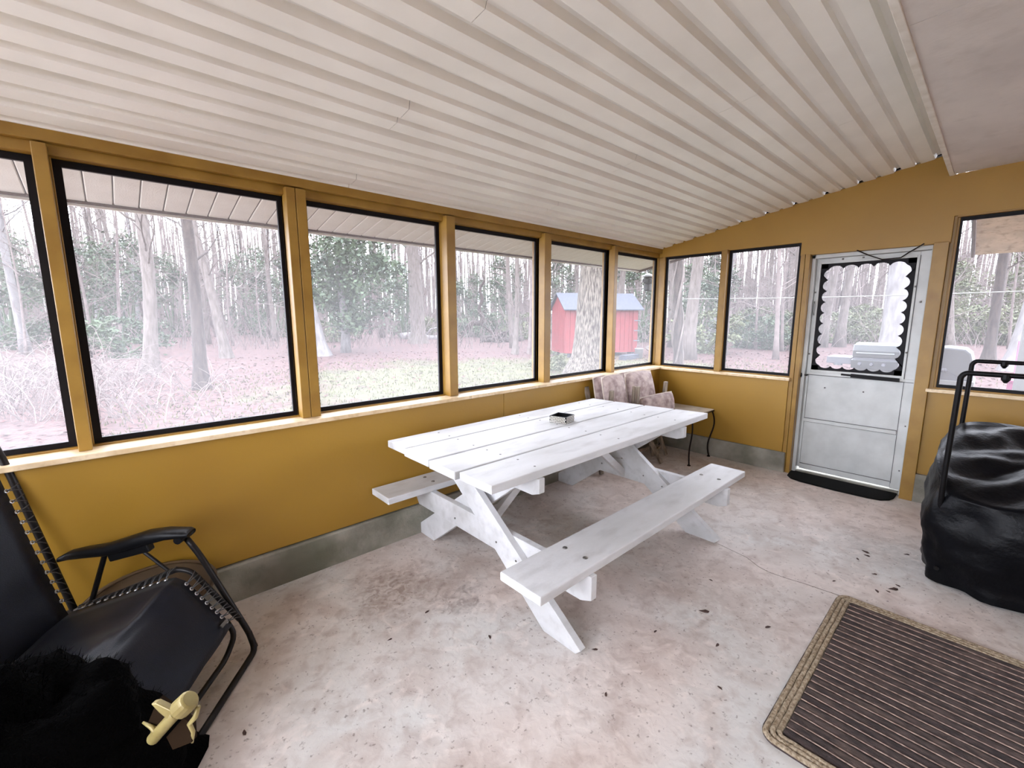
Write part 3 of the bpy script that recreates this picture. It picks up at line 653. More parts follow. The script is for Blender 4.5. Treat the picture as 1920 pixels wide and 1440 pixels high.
def garden_chair(x, y, w, label, third):
    t = thing('folded_garden_chair', (x, y, ZF), label, 'chair', 'folded chairs by the left wall')
    ax = Vector((1, -0.10, 0)).normalized(); up = Vector((0.0, 0.28, 1)).normalized(); bk = Vector((0, 0.22, 1)).normalized()
    c = Vector((x, y, 0))
    for s in (-1, 1):
        p = c+ax*(s*(w/2+0.025))
        MB().bar(p+Vector((0, -0.17, ZF+0.012)), p+Vector((0, 0.035, 0.84)), 0.026, 0.045, (1, 0, 0)).build('leg', M['wood'], t, bevel=0.003)
        MB().bar(p+ax*(s*-0.045)+Vector((0, -0.02, ZF+0.012)), p+ax*(s*-0.045)+Vector((0, -0.13, 0.66)), 0.024, 0.04, (1, 0, 0)).build('leg', M['wood'], t, bevel=0.003)
        MB().bar(p+ax*(s*0.01)+Vector((0, -0.26, 0.84)), p+ax*(s*0.01)+Vector((0, -0.24, 0.50)), 0.03, 0.04, (1, 0, 0)).build('arm', M['wood'], t, bevel=0.003)
    for z in (0.13, 0.24):
        yy = -0.17+(z-ZF)*0.32
        MB().bar(c-ax*(w/2+0.02)+Vector((0, yy, z)), c+ax*(w/2+0.02)+Vector((0, yy, z)), 0.022, 0.03).build('rung', M['wood'], t, bevel=0.003)
    for k in range(4):
        z = 0.34+0.07*k
        MB().bar(c-ax*(w/2)+Vector((0, -0.16, z)), c+ax*(w/2)+Vector((0, -0.16, z)), 0.014, 0.045).build('slat', M['wood'], t, bevel=0.003)
    q = MB(); pip, nn = cushion(q, c+Vector((0, -0.155, 0.735)), w, 0.44, 0.11, ax, bk); o = q.build('back_cushion', M['floral'], t, smooth=True)
    MB().tube(pip, 0.006, 5, closed=True).build('piping', M['piping'], o)
    q = MB(); pip, nn = cushion(q, c+Vector((0, -0.052, 0.73)), w*0.97, 0.42, 0.075, ax, bk); o = q.build('back_cushion', M['floral'], t, smooth=True)
    MB().tube(pip, 0.006, 5, closed=True).build('piping', M['piping'], o)
    if third:
        q = MB(); a2 = Vector((0.9, -0.38, 0.12)); pip, nn = cushion(q, c+Vector((0.06, -0.30, 0.635)), 0.40, 0.19, 0.09, a2, (0.05, 0.25, 1)); o = q.build('seat_cushion', M['floral'], t, smooth=True)
        MB().tube(pip, 0.006, 5, closed=True).build('piping', M['piping'], o)
        MB().bar((-0.70, -0.56, ZF+0.01), (-0.75, -0.33, 0.45), 0.024, 0.045, (1, 0, 0)).build('leg', M['wood'], t, bevel=0.003)
        MB().bar((-0.42, -0.455, ZF+0.01), (-0.50, -0.31, 0.50), 0.024, 0.045, (1, 0, 0)).build('leg', M['wood'], t, bevel=0.003)
        for z, f in ((0.14, 0.3), (0.27, 0.6)):
            MB().bar((-0.70-0.05*f, -0.56+0.23*f, z), (-0.42-0.08*f, -0.455+0.145*f, z), 0.022, 0.03).build('rung', M['wood'], t, bevel=0.003)
    return t
garden_chair(-1.225, -0.19, 0.30, 'folded wooden garden chair with floral cushion, the left one beside the wall', False)
garden_chair(-0.80, -0.20, 0.42, 'folded wooden garden chair with big floral cushion and doubled seat pad, nearer the corner', True)

# ------------------------------------------------------------------ reclining lounge chair at the lower left
KN = Vector((-4.53, -0.49, 0)); DF = Vector((0.8, -0.6, 0)); DW = Vector((-0.6, -0.8, 0))
def lc(a, b, z): return KN+DF*a+DW*b+Vector((0, 0, z))
LW = 0.80
lg = thing('reclining_lounge_chair', (-4.9, -0.8, ZF), 'black sling reclining lounge chair with laced edges at the lower left', 'chair')
# side rails of seat, back and leg rest (far and near side)
for b in (0.0, LW):
    tag(MB().tube(rounded([lc(-0.64, b, 1.05), lc(-0.60, b, 0.93), lc(-0.445, b, 0.30), ], 0.05), 0.013, 10).build('back_rail', M['greytube'], lg, smooth=True), None)
    MB().tube(rounded([lc(-0.47, b, 0.285), lc(-0.40, b, 0.305), lc(-0.02, b, 0.455), lc(0.03, b, 0.44), lc(0.20, b, 0.205)], 0.05), 0.011, 10).build('seat_rail', M['greytube'], lg, smooth=True)
    s = -0.03 if b == 0 else 0.03
    MB().tube(rounded([lc(0.00, b+s, 0.585), lc(0.05, b+s, 0.50), lc(0.215, b+s, 0.12), lc(0.235, b+s, 0.045)], 0.10), 0.0125, 10).build('front_leg', M['greytube'], lg, smooth=True)
    MB().tube(rounded([lc(-0.37, b+s, 0.31), lc(-0.48, b+s, 0.20), lc(-0.62, b+s, 0.045)], 0.2), 0.0125, 10).build('rear_leg', M['greytube'], lg, smooth=True)
    MB().tube([lc(-0.30, b+s*.5, 0.545), lc(-0.385, b+s*.5, 0.32)], 0.010, 8).build('arm_strut', M['black'], lg)
    MB().tube([lc(-0.16, b+s*.5, 0.535), lc(-0.06, b+s*.5, 0.43)], 0.007, 8).build('arm_strut', M['greytube'], lg)
# floor tubes
MB().tube(rounded([lc(0.215, -0.03, 0.12), lc(0.24, -0.02, ZF+0.014), lc(0.24, 0.05, ZF+0.013), lc(0.24, LW-0.03, ZF+0.013), lc(0.24, LW+0.02, ZF+0.02), lc(0.215, LW+0.03, 0.12)], 0.07), 0.0125, 10).build('floor_tube', M['greytube'], lg, smooth=True)
MB().tube(rounded([lc(-0.59, -0.03, 0.07), lc(-0.66, -0.02, ZF+0.013), lc(-0.66, LW+0.02, ZF+0.013), lc(-0.59, LW+0.03, 0.07)], 0.05), 0.0125, 10).build('floor_tube', M['greytube'], lg, smooth=True)
MB().tube(rounded([lc(0.17, 0.045, 0.235), lc(0.20, 0.045, 0.17), lc(0.185, 0.10, 0.10), lc(0.185, LW-0.10, 0.10), lc(0.20, LW-0.045, 0.17), lc(0.17, LW-0.045, 0.235)], 0.06), 0.011, 10).build('leg_rest_tube', M['greytube'], lg, smooth=True)
# sling: back, seat and leg rest as fabric surfaces
def sling(name, prof, b0, b1, sag, nb=14, wr=0.0, sub=5):
    q = MB(); P = []
    prof = [Vector(p) for p in prof]
    for i in range(len(prof)-1):
        for k in range(sub): P.append(prof[i].lerp(prof[i+1], k/sub))
    P.append(prof[-1]); n = len(P)
    for i, p in enumerate(P):
        for j in range(nb+1):
            t = j/nb; s_ = math.sin(math.pi*t)
            w_ = wr*noise.noise((i*0.18, t*5.5, 2.0))*s_
            q.v.append(lc(p.x, b0+(b1-b0)*t, p.y - sag*s_*(1 if name != 'back_sling' else 0.3)+w_) - (DF*sag*s_ if name == 'back_sling' else Vector()))
    for i in range(n-1):
        for j in range(nb):
            a = i*(nb+1)+j; q.f.append((a, a+1, a+nb+2, a+nb+1))
    o = q.build(name, M['fabric'], lg, smooth=True)
    so = o.modifiers.new('solid', 'SOLIDIFY'); so.thickness = 0.004; so.offset = 0
    return o
e = 0.045
bs = sling('back_sling', [(-0.59, 1.02), (-0.575, 0.9), (-0.50, 0.60), (-0.425, 0.335), (-0.40, 0.27)], e+0.012, LW-e, 0.035, wr=0.008)
ss = sling('seat_sling', [(-0.54, 0.30), (-0.435, 0.31), (-0.38, 0.325), (-0.20, 0.385), (-0.04, 0.437), (-0.005, 0.442), (0.03, 0.425), (0.10, 0.335), (0.19, 0.215)], e, LW-e, 0.03, wr=0.022)
q = MB().hexa([tuple(lc(0.195, 0.10, 0.223)), tuple(lc(0.195, 0.14, 0.223)), tuple(lc(0.205, 0.14, 0.213)), tuple(lc(0.205, 0.10, 0.213)), tuple(lc(0.180, 0.10, 0.243)), tuple(lc(0.180, 0.14, 0.243)), tuple(lc(0.187, 0.14, 0.247)), tuple(lc(0.187, 0.10, 0.247))])
lt = MB(); lt.bar(lc(0.178, 0.055, 0.243), lc(0.178, 0.095, 0.243), 0.014, 0.004, (0.8, -0.6, 0.9)); tag(lt.build('fabric_tag', M['bolt'], ss), 'small grey woven tag on the leg rest')
# eyelets and elastic lacing along the rails
def lace(name_parent, rail, inner_, n, b, sgn):
    cordpts = []
    for k in range(n):
        t = (k+0.5)/n
        def along(pl, t):
            L = [(Vector(pl[i+1])-Vector(pl[i])).length for i in range(len(pl)-1)]; T = t*sum(L)
            for i, l_ in enumerate(L):
                if T <= l_ or i == len(L)-1: return Vector(pl[i]).lerp(Vector(pl[i+1]), T/l_)
                T -= l_
        pi = along(inner_, t); p = lc(pi.x, b+sgn*(e+0.012), pi.y+0.004)
        tg = along(inner_, min(1, t+0.02))-along(inner_, max(0, t-0.02)); nd = Vector((-tg.y, tg.x)).normalized()
        up_ = (DF*nd.x+Vector((0, 0, nd.y)))
        if up_.z < 0 and name_parent is ss: up_ = -up_
        u1 = DW; u2 = up_.cross(DW).normalized()
        ring_ = [p+up_*0.003+(u1*math.cos(a*math.pi/5)+u2*math.sin(a*math.pi/5))*0.0062 for a in range(10)]
        MB().tube(ring_, 0.0024, 5, closed=True).build('eyelet', M['eyelet'], name_parent)
        r0 = along(rail, max(0, t-0.5/n*0.6)); r1 = along(rail, min(1, t+0.5/n*0.6))
        for rr_ in (r0, r1):
            q_ = lc(rr_.x, b, rr_.y)+up_*0.012
            cordpts.append([p+up_*0.003, p.lerp(q_, 0.5)+up_*0.010, q_, lc(rr_.x, b-sgn*0.014, rr_.y)])
    q = MB()
    for c in cordpts: q.tube(c, 0.0022, 5)
    return q
for b, sgn in ((0.0, 1), (LW, -1)):
    lace(ss, [(-0.40, 0.305), (-0.02, 0.455)], [(-0.40, 0.325), (-0.02, 0.44)], 13, b, sgn).build('elastic_lacing', M['cord'], lg, smooth=True)
    lace(ss, [(0.03, 0.44), (0.20, 0.205)], [(0.03, 0.425), (0.185, 0.222)], 9, b, sgn).build('elastic_lacing', M['cord'], lg, smooth=True)
    lace(bs, [(-0.58, 0.86), (-0.447, 0.31)], [(-0.565, 0.86), (-0.43, 0.35)], 12, b, sgn).build('elastic_lacing', M['cord'], lg, smooth=True)
# armrests: long curved pads
for b, sg in ((-0.02, -1), (LW+0.02, 1)):
    q = MB(); cs = [(0.035, 0.603, 0.030, 0.010), (0.02, 0.606, 0.036, 0.014), (-0.06, 0.606, 0.040, 0.020), (-0.14, 0.592, 0.038, 0.027), (-0.22, 0.568, 0.034, 0.027), (-0.30, 0.548, 0.030, 0.023), (-0.38, 0.540, 0.027, 0.020), (-0.44, 0.532, 0.024, 0.017), (-0.485, 0.515, 0.014, 0.010)]
    n8 = 12
    for a, z, w_, h_ in cs:
        for k in range(n8):
            t = 2*math.pi*k/n8; cx_ = math.copysign(abs(math.cos(t))**0.6, math.cos(t)); sz_ = math.copysign(abs(math.sin(t))**0.7, math.sin(t))
            q.v.append(lc(a, b+cx_*w_, z+sz_*h_))
    for i in range(len(cs)-1):
        for k in range(n8): q.f.append((i*n8+k, i*n8+(k+1) % n8, (i+1)*n8+(k+1) % n8, (i+1)*n8+k))
    q.f += [tuple(range(n8)), tuple(range(len(cs)*n8-1, (len(cs)-1)*n8-1, -1))]
    arm = q.build('armrest', M['black'], lg, smooth=True)
    MB().bar(lc(-0.29, b, 0.522), lc(-0.13, b, 0.560), 0.036, 0.05).build('lock_housing', M['black'], arm, bevel=0.006)
    MB().tube([lc(-0.005, b-0.03, 0.585), lc(-0.005, b+0.03, 0.585)], 0.016, 12).build('pivot_knob', M['black'], arm)

# oval brown tray leaning between the chair and the wall
ov = MB(); n_ = 36
cc = Vector((-4.64, -0.20, 0.24)); u1 = Vector((1, 0.05, 0)).normalized(); u2 = Vector((0, 0.22, 1)).normalized(); nn = u1.cross(u2)
for k_, (s, d) in enumerate(((1.0, 0), (1.0, 0.02), (0.93, 0.02), (0.90, 0.006))):
    for k in range(n_):
        t = 2*math.pi*k/n_; ov.v.append(cc+u1*(0.255*s*math.cos(t))+u2*(0.13*s*math.sin(t))+nn*d)
for i in range(3):
    for k in range(n_): ov.f.append((i*n_+k, i*n_+(k+1) % n_, (i+1)*n_+(k+1) % n_, (i+1)*n_+k))
ov.f += [tuple(range(n_-1, -1, -1)), tuple(range(3*n_, 4*n_))]
# stands on a small block of its own rim
M['tray'] = mat('dull_brown_plastic', srgb(96, 74, 48), srgb(78, 60, 40), 6, 0.55)
tr_ = thing('oval_tray_stand', (-4.64, -0.22, ZF), 'dull brown oval tray on a stand between lounge chair and wall', 'tray')
ov.build('tray', M['tray'], tr_, smooth=False, bevel=0.003)
MB().bar((-4.80, -0.24, ZF), (-4.80, -0.245, 0.17), 0.02, 0.02).build('leg', M['tray'], tr_)
MB().bar((-4.48, -0.24, ZF), (-4.48, -0.245, 0.17), 0.02, 0.02).build('leg', M['tray'], tr_)

# black fleece throw heaped on the near armrest, cream cross-shaped knob in it
th = thing('black_fleece_throw', (-4.85, -1.2, ZF), 'black fluffy fleece throw heaped on the lounge chair at the lower left corner', 'throw')
q = MB(); nu, nv = 64, 30
TC = Vector((-5.13, -1.05, ZF)); 
def tp(a, t):
    # t 0 top .. 1 floor
    rx = 0.10+0.34*t**0.75; ry = 0.07+0.30*t**0.75
    z = 0.56*(1-t**1.6)
    p = Vector((math.cos(a)*rx*1.25, math.sin(a)*ry, z))
    nz_ = noise.fractal((p.x*6+3, p.y*6, p.z*6), 1.0, 2.0, 4)
    return TC+p*(1+0.10*nz_)+Vector((0.02*nz_, 0.02*nz_, 0.02*nz_))
TC.z = ZF
q.v.append(TC+Vector((0, 0, 0.57)))
for j in range(1, nv+1):
    for i in range(nu):
        q.v.append(tp(2*math.pi*i/nu, j/nv))
        if q.v[-1].z < ZF: q.v[-1].z = ZF
for i in range(nu): q.f.append((0, 1+i, 1+(i+1) % nu))
for j in range(nv-1):
    for i in range(nu):
        a = 1+j*nu+i; b = 1+j*nu+(i+1) % nu; q.f.append((a, a+nu, b+nu, b))
tb = q.build('fleece_body', M['throw'], th, smooth=True)
fz = MB()
for _ in range(9000):
    j = random.uniform(0.0, 0.97); a = random.uniform(0, 2*math.pi)
    p = tp(a, j); nn = (p-(TC+Vector((0, 0, 0.15)))).normalized()
    d = (nn+Vector((random.uniform(-.9, .9), random.uniform(-.9, .9), random.uniform(-.9, .5)))).normalized()*random.uniform(0.012, 0.028)
    s_ = d.cross(Vector((0.3, 0.5, 0.8))).normalized()*0.0012
    k = len(fz.v); fz.v += [p-s_, p+s_, p+d]; fz.f.append((k, k+1, k+2))
fo = fz.build('fleece_fibres', M['throw'], th); fo['kind'] = 'stuff'

kb = thing('cream_cross_knob', (-4.62, -1.40, 0.5), 'cream coloured cross-shaped knob poking out of the black throw', 'knob')
KC = Vector((-4.6420, -1.3439, 0.4487))
#KNOB
kr, ku, kn = Vector((0.738, -0.674, 0.0)), Vector((0.102, 0.112, 0.988)), Vector((-0.666, -0.730, 0.153))
def kp(x, y, c=0): return KC+kr*((x-325)*0.00139)+ku*((1358-y)*0.00139)+kn*c
def kplate(poly, c0, c1):
    n = len(poly); vs = [kp(x, y, c0) for x, y in poly]+[kp(x, y, c1) for x, y in poly]
    return MB().add(vs, [tuple(range(n-1, -1, -1)), tuple(range(n, 2*n))]+[(i, (i+1) % n, n+(i+1) % n, n+i) for i in range(n)])
MB().tube([kp(280, 1392, -0.01), kp(331, 1336)], 0.0150, 16).build('knob_stem', M['brass'], kb, smooth=True, bevel=0.002)
MB().tube([kp(335, 1332), kp(337, 1330), kp(352, 1316), kp(356, 1312), kp(358, 1310)], [0.021, 0.026, 0.026, 0.025, 0.020], 16).build('end_cap', M['brass'], kb, bevel=0.003)
kplate([(289, 1314), (299, 1312), (326, 1325), (334, 1336), (322, 1345), (304, 1330)], -0.006, 0.012).build('cross_arm', M['brass'], kb, bevel=0.003)
kplate([(289, 1318), (320, 1340), (296, 1372), (270, 1362)], -0.03, -0.012).build('recess', M['knobdark'], kb)
kplate([(338, 1352), (352, 1362), (354, 1398), (318, 1412), (306, 1388)], -0.03, -0.010).build('recess', M['knobdark'], kb)
MB().tube([kp(367, 1330, -.01), kp(361, 1350, -.01), kp(351, 1362, -.008), kp(357, 1378, -.01), kp(350, 1404, -.02)], [0.006, 0.007, 0.006, 0.005, 0.003], 8).build('cross_arm', M['brass'], kb, smooth=True)
MB().tube([kp(262, 1360, -.01), kp(282, 1366, -.004), kp(298, 1380, 0)], [0.003, 0.006, 0.008], 8).build('cross_arm', M['brass'], kb, smooth=True)
MB().tube([kp(290, 1384, -0.01), kp(260, 1410, -0.05), kp(220, 1430, -0.12)], 0.010, 8).build('knob_root', M['brass'], kb, smooth=True)

# ------------------------------------------------------------------ covered cart on the right
ct = thing('covered_log_cart', (-0.95, -2.95, ZF), 'black tubular cart under a loose black vinyl cover at the right edge', 'cart')
for x, yl, z0, zt in ((-1.43, -2.575, 0.10, 1.205), (-0.55, -2.59, 0.10, 1.205)):
    MB().tube(rounded([(x+(0.10 if x < -1 else -0.03), yl-0.05, z0), (x+0.012, yl-0.004, 0.42), (x, yl, 0.6), (x, yl-0.005, zt-0.02), (x, yl-0.02, zt), (x, yl-0.10, zt), (x, -3.25, zt), (x, -3.35, zt-0.02), (x, -3.36, 0.6), (x, -3.36, z0)], 0.09, 6), 0.0125, 12).build('hoop', M['blackmetal'], ct, smooth=True)
    MB().lathe([(0.006, -0.03), (0.018, -0.012), (0.018, 0.012), (0.006, 0.014)], (x, -2.735, zt-0.008), 10).build('clip', M['black'], ct)
for y in (-2.60, -3.34):
    MB().tube([(-1.43, y, 0.12), (-0.55, y, 0.12)], 0.012, 8).build('rail', M['blackmetal'], ct)
q = MB()
nu = 96; rows = 40
def coverp(s, t):
    # s 0..1 round the plan, t 0 floor .. 1 top edge
    x0, x1, y0, y1 = -1.465, -0.53, -3.40, -2.525
    per = [(x0, y1), (x1, y1), (x1, y0), (x0, y0)]
    k = int(s*4) % 4; f = s*4-int(s*4); a = Vector(per[k]); b = Vector(per[(k+1) % 4]); p = a.lerp(b, f)
    c = Vector(((x0+x1)/2, (y0+y1)/2)); d = (p-c)
    fl = 1+0.07*math.sin(math.pi*min(1, (1-t)*1.15))*(1+0.5*noise.noise((s*14, t*2, 0)))
    rp = 1-0.10*(abs(d.x/(0.4425))*abs(d.y/0.4175))**3
    d = d*fl*rp
    zt = 0.56+0.24*max(0.0, (p.x-x0)/(x1-x0))**0.8 + 0.02*math.sin(s*25)
    z = ZF+0.01+(zt-ZF-0.01)*t
    w = 0.022*noise.fractal((p.x*4, p.y*4, z*5), 1.0, 2.0, 4) + 0.016*math.sin(s*70+3*noise.noise((s*9, z*3, 0)))*(1-t)**0.5
    return Vector((c.x+d.x+d.normalized().x*w, c.y+d.y+d.normalized().y*w, z+ (0.012*noise.noise((s*30, 0, 5)) if t < 0.04 else 0)))
for j in range(rows+1):
    for i in range(nu): q.v.append(coverp(i/nu, j/rows))
for j in range(rows):
    for i in range(nu):
        a = j*nu+i; b = j*nu+(i+1) % nu; q.f.append((a, a+nu, b+nu, b))
tr0 = rows*nu; NT = 14
prev = tr0
for r_ in range(1, NT+1):
    f = 1-r_/NT; st = len(q.v)
    for i in range(nu):
        p = q.v[tr0+i]; cx_, cy_ = -0.97, -2.98
        x = cx_+(p.x-cx_)*f; y = cy_+(p.y-cy_)*f
        zt = 0.56+0.24*max(0, (x+1.415)/0.885)**0.8
        rid = 0.045*noise.fractal((x*3.2+y*2.2, y*3.0-x*1.5, 4), 1.0, 2.0, 3)+0.03*abs(math.sin((x*1.2+y*0.9)*9))
        z = (zt+rid-0.02)*(1-f**6)+p.z*f**6
        q.v.append(Vector((x, y, z)))
    for i in range(nu):
        a = prev+i; b = prev+(i+1) % nu; q.f.append((a, st+i, st+(i+1) % nu, b))
    prev = st
cv = q.build('vinyl_cover', M['cover'], ct, smooth=True)

# ------------------------------------------------------------------ dry bits on the concrete
random.seed(5)
crumbs = [(-1.42, -2.26, .012), (-1.286, -2.275, .02), (-1.333, -2.291, .014), (-1.654, -2.456, .022), (-1.593, -2.467, .012), (-2.592, -1.842, .022), (-2.775, -1.985, .012), (-2.478, -2.099, .014), (-3.204, -1.626, .012), (-3.362, -1.8, .01), (-1.135, -2.456, .013), (-1.742, -2.40, .014), (-1.80, -2.22, .01), (-3.001, -2.091, .01), (-2.9, -1.75, .01), (-3.62, -0.9, .012), (-3.85, -0.95, .01), (-3.5, -1.25, .012), (-2.3, -1.75, .01), (-1.55, -2.36, .012), (-1.70, -2.44, .01), (-3.3, -2.3, .012), (-4.45, -1.02, .012)]
cm = None
for k, (x, y, s) in enumerate(crumbs):
    if cm is None:
        q = MB(); n7 = 7
        for sc_, z in ((0.6, 0.0), (1.0, 0.25), (0.75, 0.55)):
            for i in range(n7):
                t = 2*math.pi*i/n7; r_ = sc_*(1+0.35*math.sin(i*2.3+sc_)); q.v.append(Vector((r_*math.cos(t)*1.3, r_*math.sin(t)*0.7, z+0.12*math.sin(i*1.7))))
        for j in range(2):
            for i in range(n7): q.f.append((j*n7+i, j*n7+(i+1) % n7, (j+1)*n7+(i+1) % n7, (j+1)*n7+i))
        q.f += [tuple(range(n7-1, -1, -1)), tuple(range(2*n7, 3*n7))]
        cm = q.build('dry_leaf_crumb', M['crumb'], loc=(0, 0, 0)); o = cm
    else: o = cm.copy(); C.objects.link(o)
    o.location = (x, y, ZF); o.scale = (s*0.75, s*0.75, s*0.5); o.rotation_euler = (0, 0, random.uniform(0, 6))
    tag(o, 'small dark dry leaf crumb lying on the porch concrete', 'debris', 'dry leaf crumbs on the floor')

# ================================================================== outdoors
random.seed(11)
def P2(x, y): return (x, y, ZG-0.03)

# ------------------------------------------------------------------ the red shed
SA = Vector((9.15, 9.95, 0)); SBk = Vector((8.40, 8.60, 0)); SC = Vector((11.15, 7.10, 0))      # gable far-left corner, near corner, right corner
w_ = (SBk-SA).length; ld = (SC-SBk).normalized(); L_ = (SC-SBk).length; gd = (SA-SBk).normalized(); SD = SA+ld*L_
sh = thing('red_shed', tuple((SBk+SC)/2+Vector((0, 0, ZG))), 'red board shed with a blue-grey gabled roof behind the thick tree trunk', 'shed')
Z0, ZE, ZR = 0.06, 1.80, 2.32
def fp(u, v, z): return SBk+gd*u+ld*v+Vector((0, 0, z))     # u across the gable, v along the side
n_b = 9
for k in range(n_b):           # boards of the gable end
    u0, u1 = w_*k/n_b+0.006, w_*(k+1)/n_b-0.006
    hz = lambda u: ZE+(ZR-ZE)*(1-abs(u-w_/2)/(w_/2))
    q = MB().add([fp(u0, 0, Z0), fp(u1, 0, Z0), fp(u1, 0, hz(u1)), fp(u0, 0, hz(u0)), fp(u0, 0.03, Z0), fp(u1, 0.03, Z0), fp(u1, 0.03, hz(u1)), fp(u0, 0.03, hz(u0))], [(0,1,2,3),(7,6,5,4),(0,4,5,1),(1,5,6,2),(2,6,7,3),(3,7,4,0)])
    q.build('siding_board', M['red'], sh)
n_s = 16
for k in range(n_s):
    v0, v1 = 0.03+(L_-0.03)*k/n_s+0.006, 0.03+(L_-0.03)*(k+1)/n_s-0.006
    q = MB().add([fp(0, v0, Z0), fp(0, v1, Z0), fp(0, v1, ZE), fp(0, v0, ZE), fp(0.03, v0, Z0), fp(0.03, v1, Z0), fp(0.03, v1, ZE), fp(0.03, v0, ZE)], [(0,3,2,1),(7,4,5,6),(0,1,5,4),(1,2,6,5),(2,3,7,6),(3,0,4,7)])
    q.build('siding_board', M['red'], sh)
MB().add([fp(0.03, 0.03, Z0), fp(w_, 0.03, Z0), fp(w_, L_, Z0), fp(0.03, L_, Z0), fp(0.03, 0.03, ZE), fp(w_, 0.03, ZE), fp(w_, L_, ZE), fp(0.03, L_, ZE)], [(0,3,2,1),(4,5,6,7),(0,1,5,4),(1,2,6,5),(2,3,7,6),(3,0,4,7)]).build('shed_core', M['red'], sh)
MB().add([fp(-0.025, -0.012, Z0-.02), fp(w_+0.02, -0.012, Z0-.02), fp(w_+0.02, -0.012, Z0+0.05), fp(-0.025, -0.012, Z0+0.05)], [(0,1,2,3)]).add([fp(-0.025, -0.012, Z0-.02), fp(-0.025, L_, Z0-.02), fp(-0.025, L_, Z0+0.05), fp(-0.025, -0.012, Z0+0.05)], [(0,1,2,3)]).build('skirt_board', M['red'], sh)
for s_, (ua, ub) in enumerate(((-0.18, w_/2), (w_+0.18, w_/2))):
    za = ZE-0.10; zb = ZR+0.03
    q = MB().add([fp(ua, -0.10, za), fp(ub, -0.10, zb), fp(ub, L_+0.15, zb), fp(ua, L_+0.15, za), fp(ua, -0.10, za+0.04), fp(ub, -0.10, zb+0.05), fp(ub, L_+0.15, zb+0.05), fp(ua, L_+0.15, za+0.04)], [(0,1,2,3),(4,7,6,5),(0,4,5,1),(1,5,6,2),(2,6,7,3),(3,7,4,0)])
    q.build('roof', M['shedroof'], sh)
for v in (0.15, L_*0.5, L_-0.2):
    for u in (0.15, w_-0.15):
        c_ = fp(u, v, 0); MB().box(c_.x-0.1, c_.x+0.1, c_.y-0.1, c_.y+0.1, ZG-0.05, Z0).build('footing_block', M['charcoal'], sh)
MB().bar(fp(-0.03, L_*0.60, 0.10), fp(-0.03, L_*0.60, 1.72), 0.03, 0.05).bar(fp(-0.03, L_*0.93, 0.10), fp(-0.03, L_*0.93, 1.72), 0.03, 0.05).build('door_batten', M['red'], sh)
for z in (0.5, 0.9, 1.3):
    MB().bar(fp(-0.04, L_*0.94, z), fp(-0.04, L_*1.02, z), 0.02, 0.04).build('hinge', M['charcoal'], sh)

# white bucket and a coiled hose beside the shed
bk_ = thing('white_bucket', (10.2, 6.42, ZG), 'white plastic bucket on the ground right of the red shed', 'bucket')
MB().lathe([(0.13, 0.0), (0.16, 0.36), (0.168, 0.365), (0.168, 0.38), (0.15, 0.38)], (10.2, 6.42, ZG), 18).build('pail', M['whitep'], bk_, smooth=True)
MB().tube([(10.2+0.17*math.cos(t), 6.42+0.05*math.sin(t), ZG+0.36+0.0+0.14*math.sin(t)) for t in [math.pi*k/10 for k in range(11)]], 0.006, 5).build('handle', M['charcoal'], bk_)
q = MB()
for r_, z in ((0.34, 0.12), (0.27, 0.15), (0.20, 0.14)): q.tube([(11.6+r_*math.cos(t), 6.6+r_*math.sin(t)*0.8, ZG+z+0.12+0.10*math.sin(t)) for t in [2*math.pi*k/20 for k in range(20)]], 0.05, 6, closed=True)
tag(q.build('tyre_pile', M['bark'], loc=(11.6, 6.6, ZG)), 'grey coiled heap on the ground beyond the white bucket', 'heap')
q = MB()
for k in range(4): q.box(9.15+0.02*k, 10.2+0.02*k, 6.35-0.0*k, 6.62, ZG+0.0+0.045*k, ZG+0.035+0.045*k)
tag(q.build('board_stack', M['shedroof'], loc=(9.7, 6.5, ZG)), 'low stack of grey boards in front of the red shed', 'boards')

